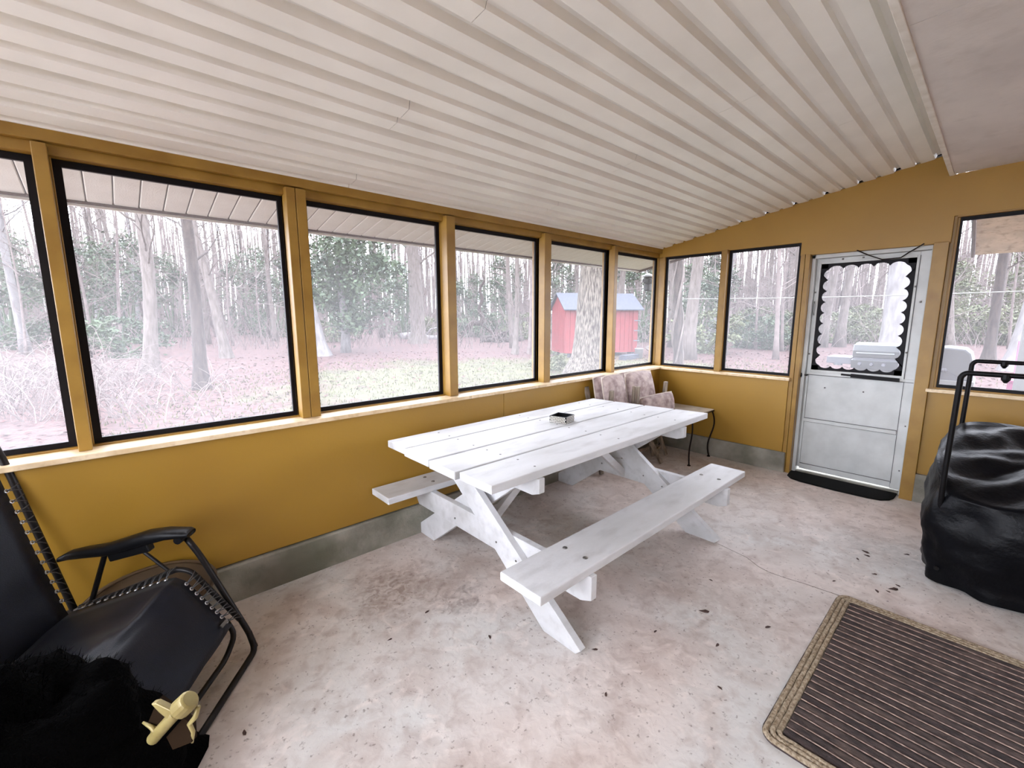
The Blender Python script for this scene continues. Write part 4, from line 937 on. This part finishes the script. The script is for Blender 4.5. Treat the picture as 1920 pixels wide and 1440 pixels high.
# ------------------------------------------------------------------ gas grills outside the door
def grill(cx, y0, y1, ztop, zmid, label, shelf):
    t = thing('gas_grill', (cx, (y0+y1)/2, ZG), label, 'grill'); D = 0.50
    zb = zmid
    # hood: rounded profile swept across the width
    pr = [(cx, zb), (cx-0.012, zb+0.10), (cx+0.01, zb+0.19), (cx+0.07, ztop-0.03), (cx+0.16, ztop), (cx+0.36, ztop), (cx+0.46, ztop-0.05), (cx+0.50, zb+0.12), (cx+0.50, zb)]
    q = MB().prism(pr[::-1], 'y', y0, y1); q.build('hood', M['steel'], t, bevel=0.012)
    q = MB().tube([(cx-0.05, y0+0.05, zb+0.065), (cx-0.05, y1-0.05, zb+0.065)], 0.014, 10).tube([(cx-0.05, y0+0.07, zb+0.065), (cx, y0+0.07, zb+0.065)], 0.008, 6).tube([(cx-0.05, y1-0.07, zb+0.065), (cx, y1-0.07, zb+0.065)], 0.008, 6)
    q.build('hood_handle', M['steel'], t)
    MB().box(cx-0.02, cx+0.5, y0+0.02, y1-0.02, zb-0.02, zb).build('firebox', M['charcoal'], t)
    MB().prism([(cx-0.035, zb-0.15), (cx-0.055, zb-0.03), (cx-0.02, zb-0.02), (cx+0.1, zb-0.02), (cx+0.1, zb-0.15)], 'y', y0, y1).build('control_panel', M['steel'], t, bevel=0.004)
    for k in range(3):
        yy = y1-0.10-(y1-y0-0.2)*k/2.4
        MB().tube([(cx-0.035, yy, zb-0.085), (cx-0.085, yy, zb-0.082)], [0.026, 0.018], 12).build('knob', M['charcoal'], t)
    MB().box(cx+0.0, cx+0.48, y0+0.03, y1-0.03, ZG+0.12, zb-0.15).build('cabinet', M['steel'], t, bevel=0.004)
    MB().bar((cx-0.01, (y0+y1)/2+0.03, ZG+0.3), (cx-0.01, (y0+y1)/2+0.03, zb-0.3), 0.02, 0.02).build('cabinet_handle', M['steel'], t)
    for sy in (y0+0.06, y1-0.06):
        for sx in (cx+0.05, cx+0.43): MB().tube([(sx, sy-0.015, ZG+0.06), (sx, sy+0.015, ZG+0.06)], 0.06, 12).build('wheel', M['black'], t)
    for sgn in shelf:
        ya, yb = (y1+0.005, y1+0.30) if sgn > 0 else (y0-0.30, y0-0.005)
        MB().box(cx+0.0, cx+0.42, ya, yb, zb-0.035, zb-0.005).box(cx-0.01, cx+0.01, ya, yb, zb-0.10, zb-0.005).build('side_shelf', M['charcoal'], t, bevel=0.004)
        if sgn > 0: MB().lathe([(0.055, 0), (0.055, 0.02), (0.03, 0.025)], (cx-0.02, (ya+yb)/2, zb-0.12), 14).build('burner_ring', M['steel'], t)
    return t
grill(3.2, -1.835, -1.320, 1.105, 0.90, 'stainless steel gas grill with three knobs seen through the screen door', (1,))
g2 = thing('covered_grill', (2.3, -2.35, ZG), 'grey hooded grill beside the window right of the screen door', 'grill')
q = MB()
pr = [(0.0, 0.0), (0.02, 0.20), (0.055, 0.30), (0.12, 0.345), (0.30, 0.36), (0.52, 0.345), (0.60, 0.28), (0.60, 0.0)]
MB().prism([(-2.57+a*0.75, 0.80+b*0.98) for a, b in pr][::-1], 'x', 2.02, 2.50).build('hood', M['greyplastic'], g2, bevel=0.02)
MB().prism([(-2.50, 0.802), (-2.42, 0.862), (-2.385, 0.885), (-2.31, 0.885), (-2.22, 0.865), (-2.15, 0.802)][::-1], 'x', 2.0, 2.018).build('hood_badge', M['charcoal'], g2)
MB().lathe([(0.022, -0.02), (0.028, 0.0), (0.018, 0.022)], (2.0, -2.34, 0.905), 10).build('thermometer', M['charcoal'], g2)
MB().box(1.98, 2.5, -2.58, -2.12, 0.735, 0.80).build('control_panel', M['whitep'], g2, bevel=0.006)
MB().box(2.0, 2.48, -2.56, -2.14, 0.05, 0.735).build('cabinet', M['charcoal'], g2, bevel=0.006)
for sx in (2.05, 2.43):
    for sy in (-2.52, -2.18): MB().tube([(sx, sy-0.02, ZG+0.08), (sx, sy+0.02, ZG+0.08)], 0.08, 12).bar((sx, sy, ZG+0.08), (sx, sy, 0.06), 0.03, 0.03).build('wheel', M['black'], g2)

# things at the far right
pp = thing('white_post', (3.0, -2.93, ZG), 'white square post outside the right-hand window at the right edge', 'post')
MB().box(2.95, 3.05, -2.98, -2.875, ZG, 2.9).build('shaft', M['whitep'], pp, bevel=0.004)
pk = thing('pink_garden_chair', (6.3, -3.2, ZG), 'pink plastic garden chair partly behind the white post', 'chair')
for k in range(5):
    y = -3.0-0.11*k; MB().hexa([(6.55, y-0.045, 0.30), (6.58, y-0.045, 0.30), (6.58, y+0.045, 0.30), (6.55, y+0.045, 0.30), (6.80, y-0.05, 1.06+0.03*math.sin(k)), (6.83, y-0.05, 1.06+0.03*math.sin(k)), (6.83, y+0.05, 1.06+0.03*math.sin(k)), (6.80, y+0.05, 1.06+0.03*math.sin(k))]).build('back_slat', M['pink'], pk, bevel=0.01)
for y in (-2.93, -3.52):
    MB().box(6.0, 6.65, y-0.05, y+0.05, 0.42, 0.45).build('arm', M['pink'], pk); MB().box(6.02, 6.10, y-0.03, y+0.03, ZG, 0.42).build('leg', M['pink'], pk); MB().box(6.55, 6.62, y-0.03, y+0.03, ZG, 0.42).build('leg', M['pink'], pk)
MB().box(6.0, 6.58, -3.5, -2.95, 0.20, 0.24).build('seat', M['pink'], pk)
cl = MB()
cl.tube([(8.0+0.0*t, 4-1.2*t, 1.985-0.07*math.sin(math.pi*t/8)) for t in range(9)], 0.010, 4)
tag(cl.build('clothesline', M['rope'], loc=(8, 0, 1.98)), 'pale clothesline stretched across the yard behind the grill', 'clothesline')

# lantern-like feeder under the roof corner
fd = thing('hanging_bird_feeder', (0.9, 0.56, 1.83), 'dark hanging bird feeder with a pale cap outside the far corner window', 'bird feeder')
MB().lathe([(0.03, 0), (0.048, 0.015), (0.050, 0.09), (0.036, 0.10), (0.070, 0.118), (0.074, 0.16), (0.05, 0.19)], (0.90, 0.635, 1.83), 12).build('feeder_body', M['black'], fd)
MB().lathe([(0.078, 0.19), (0.07, 0.21), (0.03, 0.235), (0.005, 0.245)], (0.90, 0.635, 1.83), 14).build('cap', M['whitep'], fd, smooth=True)
MB().tube([(0.90, 0.635, 2.07), (0.86, 0.62, 2.13)], 0.003, 4).build('hanger', M['charcoal'], fd)

# ------------------------------------------------------------------ trees
def bare_tree(seed, h=11, r0=0.11, first=2.2, nbr=26, lean=0.03, wig=0.12, sides=7, twigs=3, bl=(1.2, 3.0)):
    rnd = random.Random(seed); q = MB()
    lx, ly = rnd.uniform(-lean, lean), rnd.uniform(-lean, lean)
    N = 14; pts = []; rs = []
    ph = rnd.uniform(0, 6)
    for i in range(N+1):
        t = i/N; z = h*t
        pts.append(Vector((lx*z+wig*math.sin(ph+t*5)*t, ly*z+wig*math.cos(ph*1.3+t*4)*t, z)))
        rs.append(r0*(1-0.72*t)*(1+0.55*math.exp(-z*3.2)))
    q.tube(pts, rs, sides)
    def at(z):
        f = min(N-1e-3, z/h*N); i = int(f); return pts[i].lerp(pts[i+1], f-i)
    def branch(p, d, L, r, lev):
        n = 5 if lev == 0 else 3
        c = [p]; dd = d.copy()
        for i in range(n):
            dd = (dd+Vector((rnd.uniform(-.22, .22), rnd.uniform(-.22, .22), rnd.uniform(-.10, .20)))).normalized()
            c.append(c[-1]+dd*L/n)
        q.tube(c, [r*(1-0.75*i/n) for i in range(n+1)], 4 if lev == 0 else 3, cap=False)
        if lev < 2:
            for k in range(twigs+(1 if lev == 0 else -1)):
                t = rnd.uniform(0.25, 1.0); i = min(n-1, int(t*n)); pp_ = c[i].lerp(c[i+1], t*n-i)
                sd = Vector((rnd.uniform(-1, 1), rnd.uniform(-1, 1), rnd.uniform(-.2, .8))).normalized()
                branch(pp_, (dd*0.6+sd*0.8).normalized(), L*rnd.uniform(0.35, 0.6), r*0.45, lev+1)
    for k in range(nbr):
        z = first+(h-first)*(k/nbr)**0.9+rnd.uniform(-.2, .2); a = rnd.uniform(0, 6.283)
        d = Vector((math.cos(a), math.sin(a), rnd.uniform(0.15, 0.9))).normalized()
        branch(at(max(0.3, z)), d, rnd.uniform(*bl)*(1-0.3*z/h), r0*0.26*(1-0.5*z/h), 0)
    return q
protos = []
defs = [(1, 11, 0.13, 2.8, 22, 'bark'), (2, 12, 0.17, 3.5, 20, 'bark'), (3, 9, 0.07, 1.4, 24, 'twig'), (4, 10, 0.10, 2.0, 26, 'barkdark'), (5, 7.5, 0.05, 0.7, 30, 'twig'), (6, 12, 0.22, 3.8, 18, 'bark'), (7, 11, 0.12, 3.0, 20, 'barkwhite')]
for s, h, r, f, nb, mt in defs:
    q = bare_tree(s, h, r, f, nb, lean=0.07, wig=0.25)
    protos.append((q, mt))
def tree_label(i): return {0: 'slender bare grey tree standing in the hazy woods beyond the yard', 1: 'taller bare tree with a straight trunk in the woods beyond the yard', 2: 'thin pale sapling with many twigs in the woods beyond the yard', 3: 'bare brown-barked tree in the woods beyond the yard',
    4: 'low twiggy sapling at the edge of the woods beyond the yard', 5: 'stout bare tree in the woods beyond the yard', 6: 'bare whitish-barked tree in the woods beyond the yard'}[i]
first_obj = {}
def put_tree(i, x, y, s, rz, label=None, cat='tree', group='bare trees in the woods', name='bare_tree', sz=None):
    if i not in first_obj:
        o = protos[i][0].build(name, M[protos[i][1]], loc=(0, 0, 0), smooth=True); first_obj[i] = o
    else: o = first_obj[i].copy(); C.objects.link(o); o.name = name
    for k_ in ('label', 'group'): 
        if k_ in o: del o[k_]
    d = max(0, math.hypot(x-1, y)-14)
    o.location = (x, y, ZG-0.05+min(1.2, d*0.012)*0.4); o.scale = (s, s, sz or s); o.rotation_euler = (0, 0, rz)
    tag(o, label or tree_label(i), cat, group); return o
CX, CY = -4.66, -2.68
def polar(px, dist, jitter=0):         # where a thing at this bearing and distance stands
    a = _y - math.atan2((px-960), 824.35); return CX+dist*math.cos(a)/max(0.3, math.cos(a-_y)), CY+dist*math.sin(a)/max(0.3, math.cos(a-_y))
rnd = random.Random(3)
cnt = 0
placed = []
while cnt < 235:
    px = rnd.uniform(-250, 2150); dist = 15+35*rnd.random()**0.9
    x, y = polar(px, dist)
    if px < 420 and dist < 11: continue
    if 1000 < px < 1260 and dist < 20: continue
    if 540 < px < 770 and dist < 25: continue
    if 770 <= px < 960 and dist < 30: continue
    if 1500 < px < 1740 and dist < 20: continue
    if any((x-a)**2+(y-b)**2 < 1.0 for a, b in placed): continue
    placed.append((x, y))
    i = rnd.choices(range(7), (5, 5, 5, 4, 5, 2, 1.5))[0]
    put_tree(i, x, y, rnd.uniform(0.8, 1.35), rnd.uniform(0, 6.28)); cnt += 1
# single trees the photo shows plainly
def trunk_tree(name, base, r0, h, pts_off, mtl, label, first=2.5, nbr=10, seed=1, bl=(1.0, 2.2), rtop=0.6, cat='tree'):
    rnd = random.Random(seed); b = Vector((base[0], base[1], ZG-0.06)); t = thing(name, tuple(b), label, cat)
    q = MB(); N = 16; pts = []; rs = []
    for i in range(N+1):
        f = i/N; z = h*f
        pts.append(b+Vector((pts_off[0]*f+pts_off[2]*math.sin(f*5), pts_off[1]*f, z))); rs.append(r0*(1-(1-rtop)*f)*(1+0.5*math.exp(-z*3)))
    # flared, slightly lumpy trunk
    base_i = 0; n = 18
    for i, p in enumerate(pts):
        for k in range(n):
            a = 2*math.pi*k/n; rr = rs[i]*(1+0.07*noise.noise((math.cos(a)*2, math.sin(a)*2, p.z*0.8))+0.22*max(0, math.cos(a*5))*math.exp(-i*1.2))
            q.v.append(p+Vector((rr*math.cos(a), rr*math.sin(a), 0)))
    for i in range(N):
        for k in range(n): q.f.append((i*n+k, i*n+(k+1) % n, (i+1)*n+(k+1) % n, (i+1)*n+k))
    q.build('trunk', M[mtl], t, smooth=True)
    q2 = MB()
    def br(p, d, L, r, lev):
        n_ = 6 if lev == 0 else 4; c = [p]; dd = d.copy()
        for i in range(n_):
            dd = (dd+Vector((rnd.uniform(-.25, .25), rnd.uniform(-.25, .25), rnd.uniform(-.08, .22)))).normalized(); c.append(c[-1]+dd*L/n_)
        q2.tube(c, [r*(1-0.8*i/n_) for i in range(n_+1)], 5, cap=False)
        if lev < 2:
            for k in range(4): 
                tt = rnd.uniform(0.3, 1); i = min(n_-1, int(tt*n_)); br(c[i].lerp(c[i+1], tt*n_-i), (dd*0.5+Vector((rnd.uniform(-1, 1), rnd.uniform(-1, 1), rnd.uniform(-.3, .8)))*0.8).normalized(), L*0.5, r*0.42, lev+1)
    for k in range(nbr):
        z = first+(h-first)*k/max(1, nbr)+rnd.uniform(-.2, .2); f = min(0.999, z/h); i = int(f*N); p = pts[i].lerp(pts[i+1], f*N-i)
        a = rnd.uniform(0, 6.283); br(p, Vector((math.cos(a), math.sin(a), rnd.uniform(0.2, 0.8))).normalized(), rnd.uniform(*bl), r0*0.22, 0)
    if nbr:
        o = q2.build('branches', M[mtl], t, smooth=True); o['kind'] = 'stuff'
    return t
trunk_tree('dark_trunk_tree', (-3.25, 9.25), 0.125, 9, (0.0, 0.2, 0.10), 'barkdark', 'dark-barked tree with a slanting branch in the large window second from the left', 2.9, 9, 4)
trunk_tree('rough_double_tree', (-3.9, 13.6), 0.17, 10, (0.2, 0.2, 0.2), 'bark', 'grey rough-barked tree just behind the dark-barked one', 3.0, 12, 5)
trunk_tree('leaning_root_tree', (-1.35, 17.4), 0.17, 10, (-1.4, 0.3, 0.1), 'bark', 'leaning grey tree with spreading roots at the lawn edge', 3.0, 10, 6)
trunk_tree('pale_leaning_tree', (1.75, 15.8), 0.24, 10, (-1.9, 0.5, 0.05), 'barkwhite', 'pale leaning tree trunk at the left of the holly tree', 4.5, 8, 7)
trunk_tree('tall_pale_tree', (8.4, 19.5), 0.42, 11, (-0.4, 0.2, 0.05), 'bark', 'tall pale trunk right of the holly tree', 4.5, 9, 8)
trunk_tree('thick_near_tree', (5.22, 5.05), 0.40, 9, (0.55, -0.15, 0.0), 'barkbig' if 'barkbig' in M else 'bark', 'thick rough-barked tree trunk in front of the red shed', 5.5, 6, 9, rtop=0.72)
trunk_tree('vine_covered_tree', (6.70, 3.05), 0.11, 9, (0.0, 0.55, 0.03), 'barkdark', 'tree trunk wrapped in a twisted vine at the corner window', 3.6, 8, 10, rtop=0.8)
trunk_tree('white_leaning_tree', (20.5, 8.2), 0.26, 11, (2.2, -1.0, 0.0), 'barkwhite', 'white leaning tree left of the post between the end-wall windows', 6.0, 7, 11)
trunk_tree('twiggy_yard_tree', (8.0, 11.0), 0.11, 8, (0.2, 0.1, 0.1), 'bark', 'twig-covered young tree in the window left of the red shed', 1.6, 16, 12)
trunk_tree('slim_yard_tree', (8.45, 10.6), 0.07, 8, (0.1, 0.1, 0.1), 'twig', 'slim stem beside the twig-covered young tree', 2.0, 10, 13)
trunk_tree('grey_leaning_tree', (18.5, 3.4), 0.24, 11, (1.2, -0.8, 0.1), 'bark', 'grey tree leaning right in the window left of the door', 4.0, 9, 14)
trunk_tree('door_left_tree', (13.0, -0.55), 0.30, 10, (0.2, 0.1, 0.0), 'barkwhite', 'pale thick tree at the left side of the door mesh', 4.0, 8, 15)
trunk_tree('door_right_tree', (14.5, -3.1), 0.20, 10, (1.0, -0.9, 0.0), 'barkwhite', 'white leaning tree at the right side of the door mesh', 4.0, 8, 16)
trunk_tree('door_middle_tree', (17.0, -2.6), 0.14, 9, (0.2, 0.1, 0.0), 'barkdark', 'thin dark tree seen through the middle of the door mesh', 3.0, 8, 17)
# twisted vine on the trunk at the corner
q = MB()
for ph, rr_ in ((0, 0.035), (2.4, 0.026), (4.0, 0.02)):
    q.tube([(6.70+0.13*math.cos(ph+z*1.9)+0.03*math.sin(z*5), 3.05+0.13*math.sin(ph+z*1.9)+0.06*z, ZG+z) for z in [0.18*k for k in range(26)]], rr_, 6)
tag(q.build('climbing_vine', M['bark'], loc=(6.75, 2.98, ZG), smooth=True), 'grey twisted vine climbing the trunk at the corner window', 'vine')
M['nail2'] = mat('dark_dead_wood', srgb(44, 34, 30), None, 9, 0.9)
# the twisted dead branch
b = Vector((11.3, 17.3, ZG))
sx_, sy_ = math.sin(_y), -math.cos(_y)
def bb(u, z): return (b.x+u*sx_, b.y+u*sy_, ZG+z)
q = MB().tube(rounded([bb(-0.9, 0.9), bb(-0.55, 1.25), bb(-0.1, 1.15), bb(0.05, 1.5), bb(-0.2, 2.0), bb(0.0, 2.5), bb(-0.25, 3.0), bb(0.1, 3.6), bb(0.0, 3.9)], 0.3, 5), [0.10]*3+[0.09]*20+[0.05]*19+[0.03], 7) if False else MB()
pl = rounded([bb(-0.9, 0.9), bb(-0.55, 1.25), bb(-0.1, 1.15), bb(0.05, 1.5), bb(-0.25, 2.0), bb(0.05, 2.6), bb(-0.2, 3.1), bb(0.15, 3.6), bb(0.05, 3.95)], 0.35, 5)
q.tube(pl, [0.16-0.10*i/len(pl) for i in range(len(pl))], 7)
q.tube(rounded([bb(-0.1, 1.15), bb(0.5, 0.7), bb(0.7, 0.2), bb(0.75, 0.0)], 0.3), 0.06, 6); q.tube([bb(-0.9, 0.9), bb(-1.2, 0.4), bb(-1.3, 0.0)], 0.07, 6)
q.tube([bb(0.9, 0.0), bb(1.2, 0.25), bb(1.6, 0.1)], 0.05, 5); q.tube([bb(-0.2, 0.02), bb(0.3, 0.4), bb(1.1, 0.5)], 0.04, 5)
tag(q.build('twisted_dead_branch', M['nail2'], loc=tuple(b), smooth=True), 'dark twisted dead branch standing upright in the middle of the yard windows', 'branch')
for k, (x, y, L, lab) in enumerate(((10.5, 22.3, 3.2, 'fallen bleached log behind the holly tree'), (13.0, 17.6, 2.6, 'fallen dark log right of the twisted dead branch'), (12.2, 17.2, 1.6, 'short fallen limb in front of the dark log'))):
    q = MB(); r_ = 0.28-0.07*k
    q.tube([(x+sx_*L*(t-0.5)+0.1*math.sin(t*9), y+sy_*L*(t-0.5), ZG+r_*0.9+0.08*math.sin(t*7)) for t in [i/9 for i in range(10)]], [r_*(1-0.4*i/9) for i in range(10)], 9)
    q.tube([(x, y, ZG+r_), (x+0.4*sx_, y+0.4*sy_, ZG+r_+0.5), (x+0.9*sx_, y+0.9*sy_, ZG+r_+0.6)], 0.06, 5)
    tag(q.build('fallen_log', M['barkwhite'] if k == 0 else M['barkdark'], loc=(x, y, ZG), smooth=True), lab, 'log', 'fallen logs at the wood edge')

# ------------------------------------------------------------------ evergreens: leafy crowns of separate small leaves
def foliage(seed, n, rx, rz, leaf, flat=0.5, clumps=26):
    rnd = random.Random(seed); q = MB(); cs = []
    for _ in range(clumps):
        a = rnd.uniform(0, 6.283); u = rnd.random()**0.5; z = rnd.uniform(-1, 1); w = math.sqrt(max(0, 1-z*z))
        cs.append(Vector((math.cos(a)*u*rx*w, math.sin(a)*u*rx*w, z*rz)))
    for _ in range(n):
        c = rnd.choice(cs); p = c+Vector((rnd.gauss(0, rx*0.17), rnd.gauss(0, rx*0.17), rnd.gauss(0, rz*0.10)))
        d = Vector((rnd.uniform(-1, 1), rnd.uniform(-1, 1), rnd.uniform(-.8, .8))).normalized(); s = d.cross(Vector((rnd.uniform(-1, 1), rnd.uniform(-1, 1), rnd.uniform(-1, 1)))).normalized()
        L = leaf*rnd.uniform(0.6, 1.3); W = L*flat*0.5; k = len(q.v)
        q.v += [p-d*L*0.5, p+s*W, p+d*L*0.5, p-s*W]; q.f.append((k, k+1, k+2, k+3))
    for c in cs[:14]: q.tube([Vector((0, 0, -rz*0.9)), c*0.5+Vector((0, 0, -rz*0.2)), c], [0.05, 0.03, 0.012], 4, cap=False)
    return q
fol = {}
def evergreen(kind, x, y, z, s, label, group=None, name='evergreen_shrub', cat='shrub', mtl='leafgreen', sz=None):
    key = (kind, mtl)
    if key not in fol:
        n, rx, rz, lf = {'bush': (2600, 1.3, 0.8, 0.15), 'tall': (3400, 1.3, 2.4, 0.17), 'holly': (9000, 2.2, 2.3, 0.19)}[kind]
        fol[key] = foliage(hash(kind) % 7 if False else {'bush': 1, 'tall': 2, 'holly': 3}[kind], n, rx, rz, lf, clumps=60 if kind == 'holly' else 26).build(name, M[mtl], loc=(0, 0, 0)); o = fol[key]
    else: o = fol[key].copy(); C.objects.link(o); o.name = name
    for k_ in ('label', 'group'):
        if k_ in o: del o[k_]
    o.location = (x, y, z); o.scale = (s, s, sz or s); o.rotation_euler = (0, 0, random.uniform(0, 6))
    return tag(o, label, cat, group)
# holly with its own trunk
hx, hy = 3.05, 16.7
ht = thing('holly_tree', (hx, hy, ZG), 'dark green holly tree with a pale trunk in the third window', 'tree')
MB().tube([(hx, hy, ZG-0.05), (hx+0.05, hy, 1.2), (hx-0.1, hy+0.1, 3.5), (hx, hy, 6)], [0.24, 0.16, 0.12, 0.06], 12).build('trunk', M['barkwhite'], ht, smooth=True)
fo_ = foliage(21, 12000, 2.2, 2.6, 0.20, clumps=70)
for v in fo_.v: v += Vector((hx+0.3, hy+0.1, 3.7))
ff = fo_.build('foliage', M['leafgreen'], ht); ff['kind'] = 'stuff'
rr2 = random.Random(8)
ev = [('tall', 250, 26, 1.3, 'leafgreen'), ('tall', 170, 22, 1.1, 'leafgreen'), ('tall', 330, 30, 1.2, 'leafgreen'), ('bush', 230, 17, 1.0, 'leafgreen'), ('tall', 480, 34, 1.4, 'leafgreen'), ('tall', 520, 30, 1.2, 'leafgreen'), ('tall', 760, 30, 1.1, 'leafgreen'), ('tall', 880, 34, 1.0, 'leafgreen'), ('bush', 900, 31, 1.3, 'leafgreen'), ('bush', 985, 29, 1.1, 'leafyellow'), ('tall', 950, 32, 1.2, 'leafgreen'),
      ('tall', 1200, 27, 1.2, 'leafgreen'), ('tall', 1050, 33, 1.2, 'leafgreen'), ('tall', 1300, 21, 0.85, 'leafgreen'), ('bush', 1320, 19, 1.1, 'leafyellow'), ('tall', 1340, 27, 1.1, 'leafgreen'), ('bush', 1400, 22, 1.0, 'leafgreen'), ('bush', 1450, 21, 1.0, 'leafgreen'), ('bush', 1480, 24, 1.1, 'leafyellow'), ('bush', 1420, 27, 1.3, 'leafyellow'),
      ('bush', 1560, 26, 1.1, 'leafyellow'), ('bush', 1640, 25, 1.2, 'leafyellow'), ('bush', 1610, 30, 1.4, 'leafyellow'), ('tall', 1790, 27, 1.0, 'leafyellow'), ('bush', 1830, 25, 1.3, 'leafyellow'), ('bush', 1890, 24, 1.3, 'leafyellow'), ('tall', 1900, 32, 1.3, 'leafyellow'), ('tall', 20, 20, 1.1, 'leafgreen'), ('tall', 40, 26, 1.3, 'leafgreen'), ('bush', 640, 26, 0.9, 'leafyellow'), ('bush', 800, 32, 1.0, 'leafyellow')]
for k, (kd, px, dist, s, mtl) in enumerate(ev):
    x, y = polar(px, dist)
    h = {'bush': 0.75, 'tall': 2.2}[kd]*s
    col = 'yellow-green' if mtl == 'leafyellow' else 'dark green'
    evergreen(kd, x, y, ZG+h, s, ('%s leafy thicket bush at the edge of the woods' if kd == 'bush' else 'tall %s evergreen among the bare trees') % col, 'evergreens at the edge of the woods', mtl=mtl, name='evergreen_shrub' if kd == 'bush' else 'evergreen_tree', cat='shrub' if kd == 'bush' else 'tree')
evergreen('bush', 5.05, 6.3, 0.10, 0.42, 'small leafy bush at the foot of the thick tree trunk', None, mtl='leafyellow')

# ------------------------------------------------------------------ undergrowth nobody could count
def sway(q, p, L, r, rnd, seg=6, up=0.9, droop=0.35, n=3):
    a = rnd.uniform(0, 6.283); d = Vector((math.cos(a)*0.6, math.sin(a)*0.6, up)).normalized(); c = [Vector(p)]
    for i in range(seg):
        d = (d+Vector((rnd.uniform(-.25, .25), rnd.uniform(-.25, .25), -droop*i/seg))).normalized(); c.append(c[-1]+d*L/seg)
    q.tube(c, [r*(1-0.7*i/seg) for i in range(seg+1)], n, cap=False)
rnd = random.Random(21); q = MB()
for k in range(900):
    px = rnd.uniform(-260, 250 if k % 3 else 420); dist = rnd.uniform(6.5, 12.5); x, y = polar(px, dist)
    if x > -2.6 and y < 9: continue
    L = rnd.uniform(0.7, 2.4)*(1.0 if px < 200 else 0.7); sway(q, (x, y, ZG), L, rnd.uniform(0.005, 0.011), rnd, 8, 0.9, 0.75)
tag(q.build('bramble_thicket', M['twig'], loc=(-4.5, 5, ZG)), 'tangle of pale arching brambles outside the leftmost windows', 'brambles', kind='stuff')
q = MB()
for k in range(3600):
    px = rnd.uniform(-200, 2120); dist = rnd.uniform(20, 46); x, y = polar(px, dist)
    L = rnd.uniform(0.8, 3.2); sway(q, (x, y, ZG+0.1), L, rnd.uniform(0.010, 0.022), rnd, 5, 1.6, 0.3)
tag(q.build('woodland_undergrowth', M['twig'], loc=(10, 15, ZG)), 'thin bare stems filling the floor of the woods', 'undergrowth', kind='stuff')
q = MB()
for k in range(5200):
    px = rnd.uniform(-250, 2150); dist = rnd.uniform(17, 45); x, y = polar(px, dist)
    if (540 < px < 960 and dist < 28) or (1000 < px < 1260 and dist < 20): continue
    z = rnd.uniform(1.8, 9.5); L = rnd.uniform(0.9, 2.8); a = rnd.uniform(0, 6.283); r_ = rnd.uniform(0.008, 0.022)
    d = Vector((math.cos(a), math.sin(a), rnd.uniform(-0.2, 1.4))).normalized(); c = [Vector((x, y, z))]
    for i in range(4):
        d = (d+Vector((rnd.uniform(-.25, .25), rnd.uniform(-.25, .25), rnd.uniform(-.15, .15)))).normalized(); c.append(c[-1]+d*L/4)
    q.tube(c, [r_*(1-0.6*i/4) for i in range(5)], 3, cap=False)
tag(q.build('interlaced_twigs', M['twig'], loc=(12, 15, ZG)), 'fine interlaced bare twigs filling the air between the trees', 'twigs', kind='stuff')
q = MB()
for k in range(2600):
    px = rnd.uniform(-300, 2200); dist = rnd.uniform(46, 60); x, y = polar(px, dist)
    h = rnd.uniform(5, 15); r_ = rnd.uniform(0.03, 0.16); lx = rnd.uniform(-.06, .06)*h
    q.tube([(x, y, ZG), (x+lx*0.5+rnd.uniform(-.2, .2), y, h*0.5), (x+lx, y+rnd.uniform(-.3, .3), h)], [r_, r_*0.7, r_*0.3], 4, cap=False)
tag(q.build('distant_woods', M['twig'], loc=(25, 30, ZG)), 'dense distant wall of bare stems behind the woods', 'woods', kind='stuff')
q = MB()
for k in range(15000):
    px = rnd.uniform(-250, 2100); dist = 5.0+15*rnd.random()**0.8; x, y = polar(px, dist)
    if x < 1.0 and y < 1.4: continue
    d0 = math.hypot(x-3.4, y-4.6)
    if d0 < 6 and rnd.random() < 0.75: continue
    s = rnd.uniform(0.03, 0.07); a = rnd.uniform(0, 6.28); k0 = len(q.v); tz = rnd.uniform(0, 0.03)
    for t in range(4):
        tt = a+t*1.5708; rr = s*(1 if t % 2 == 0 else 0.5); q.v.append(Vector((x+rr*math.cos(tt), y+rr*math.sin(tt), ZG+0.012+tz*(1 if t < 2 else 0.1))))
    q.f.append((k0, k0+1, k0+2, k0+3))
tag(q.build('fallen_leaves', M['litter'], loc=(3, 10, ZG)), 'red-brown fallen leaves scattered over the yard', 'leaves', kind='stuff')
q = MB()
for k in range(16000):
    px = rnd.uniform(150, 2000); dist = 5.0+12*rnd.random()**0.8; x, y = polar(px, dist)
    if x < 1.0 and y < 1.4: continue
    d0 = math.hypot(x-3.4, y-4.6)
    if d0 > 8.5 and rnd.random() < 0.85: continue
    h = rnd.uniform(0.03, 0.08); k0 = len(q.v); a = rnd.uniform(0, 3.14); w = 0.012
    q.v += [Vector((x-w*math.cos(a), y-w*math.sin(a), ZG)), Vector((x+w*math.cos(a), y+w*math.sin(a), ZG)), Vector((x+rnd.uniform(-.03, .03), y+rnd.uniform(-.03, .03), ZG+h))]; q.f.append((k0, k0+1, k0+2))
M['grass'] = mat('dry_grass', osr(160, 162, 96), osr(128, 132, 68), 2, 0.8)
tag(q.build('lawn_grass', M['grass'], loc=(3, 6, ZG)), 'thin yellowish grass blades of the back lawn', 'grass', kind='stuff')
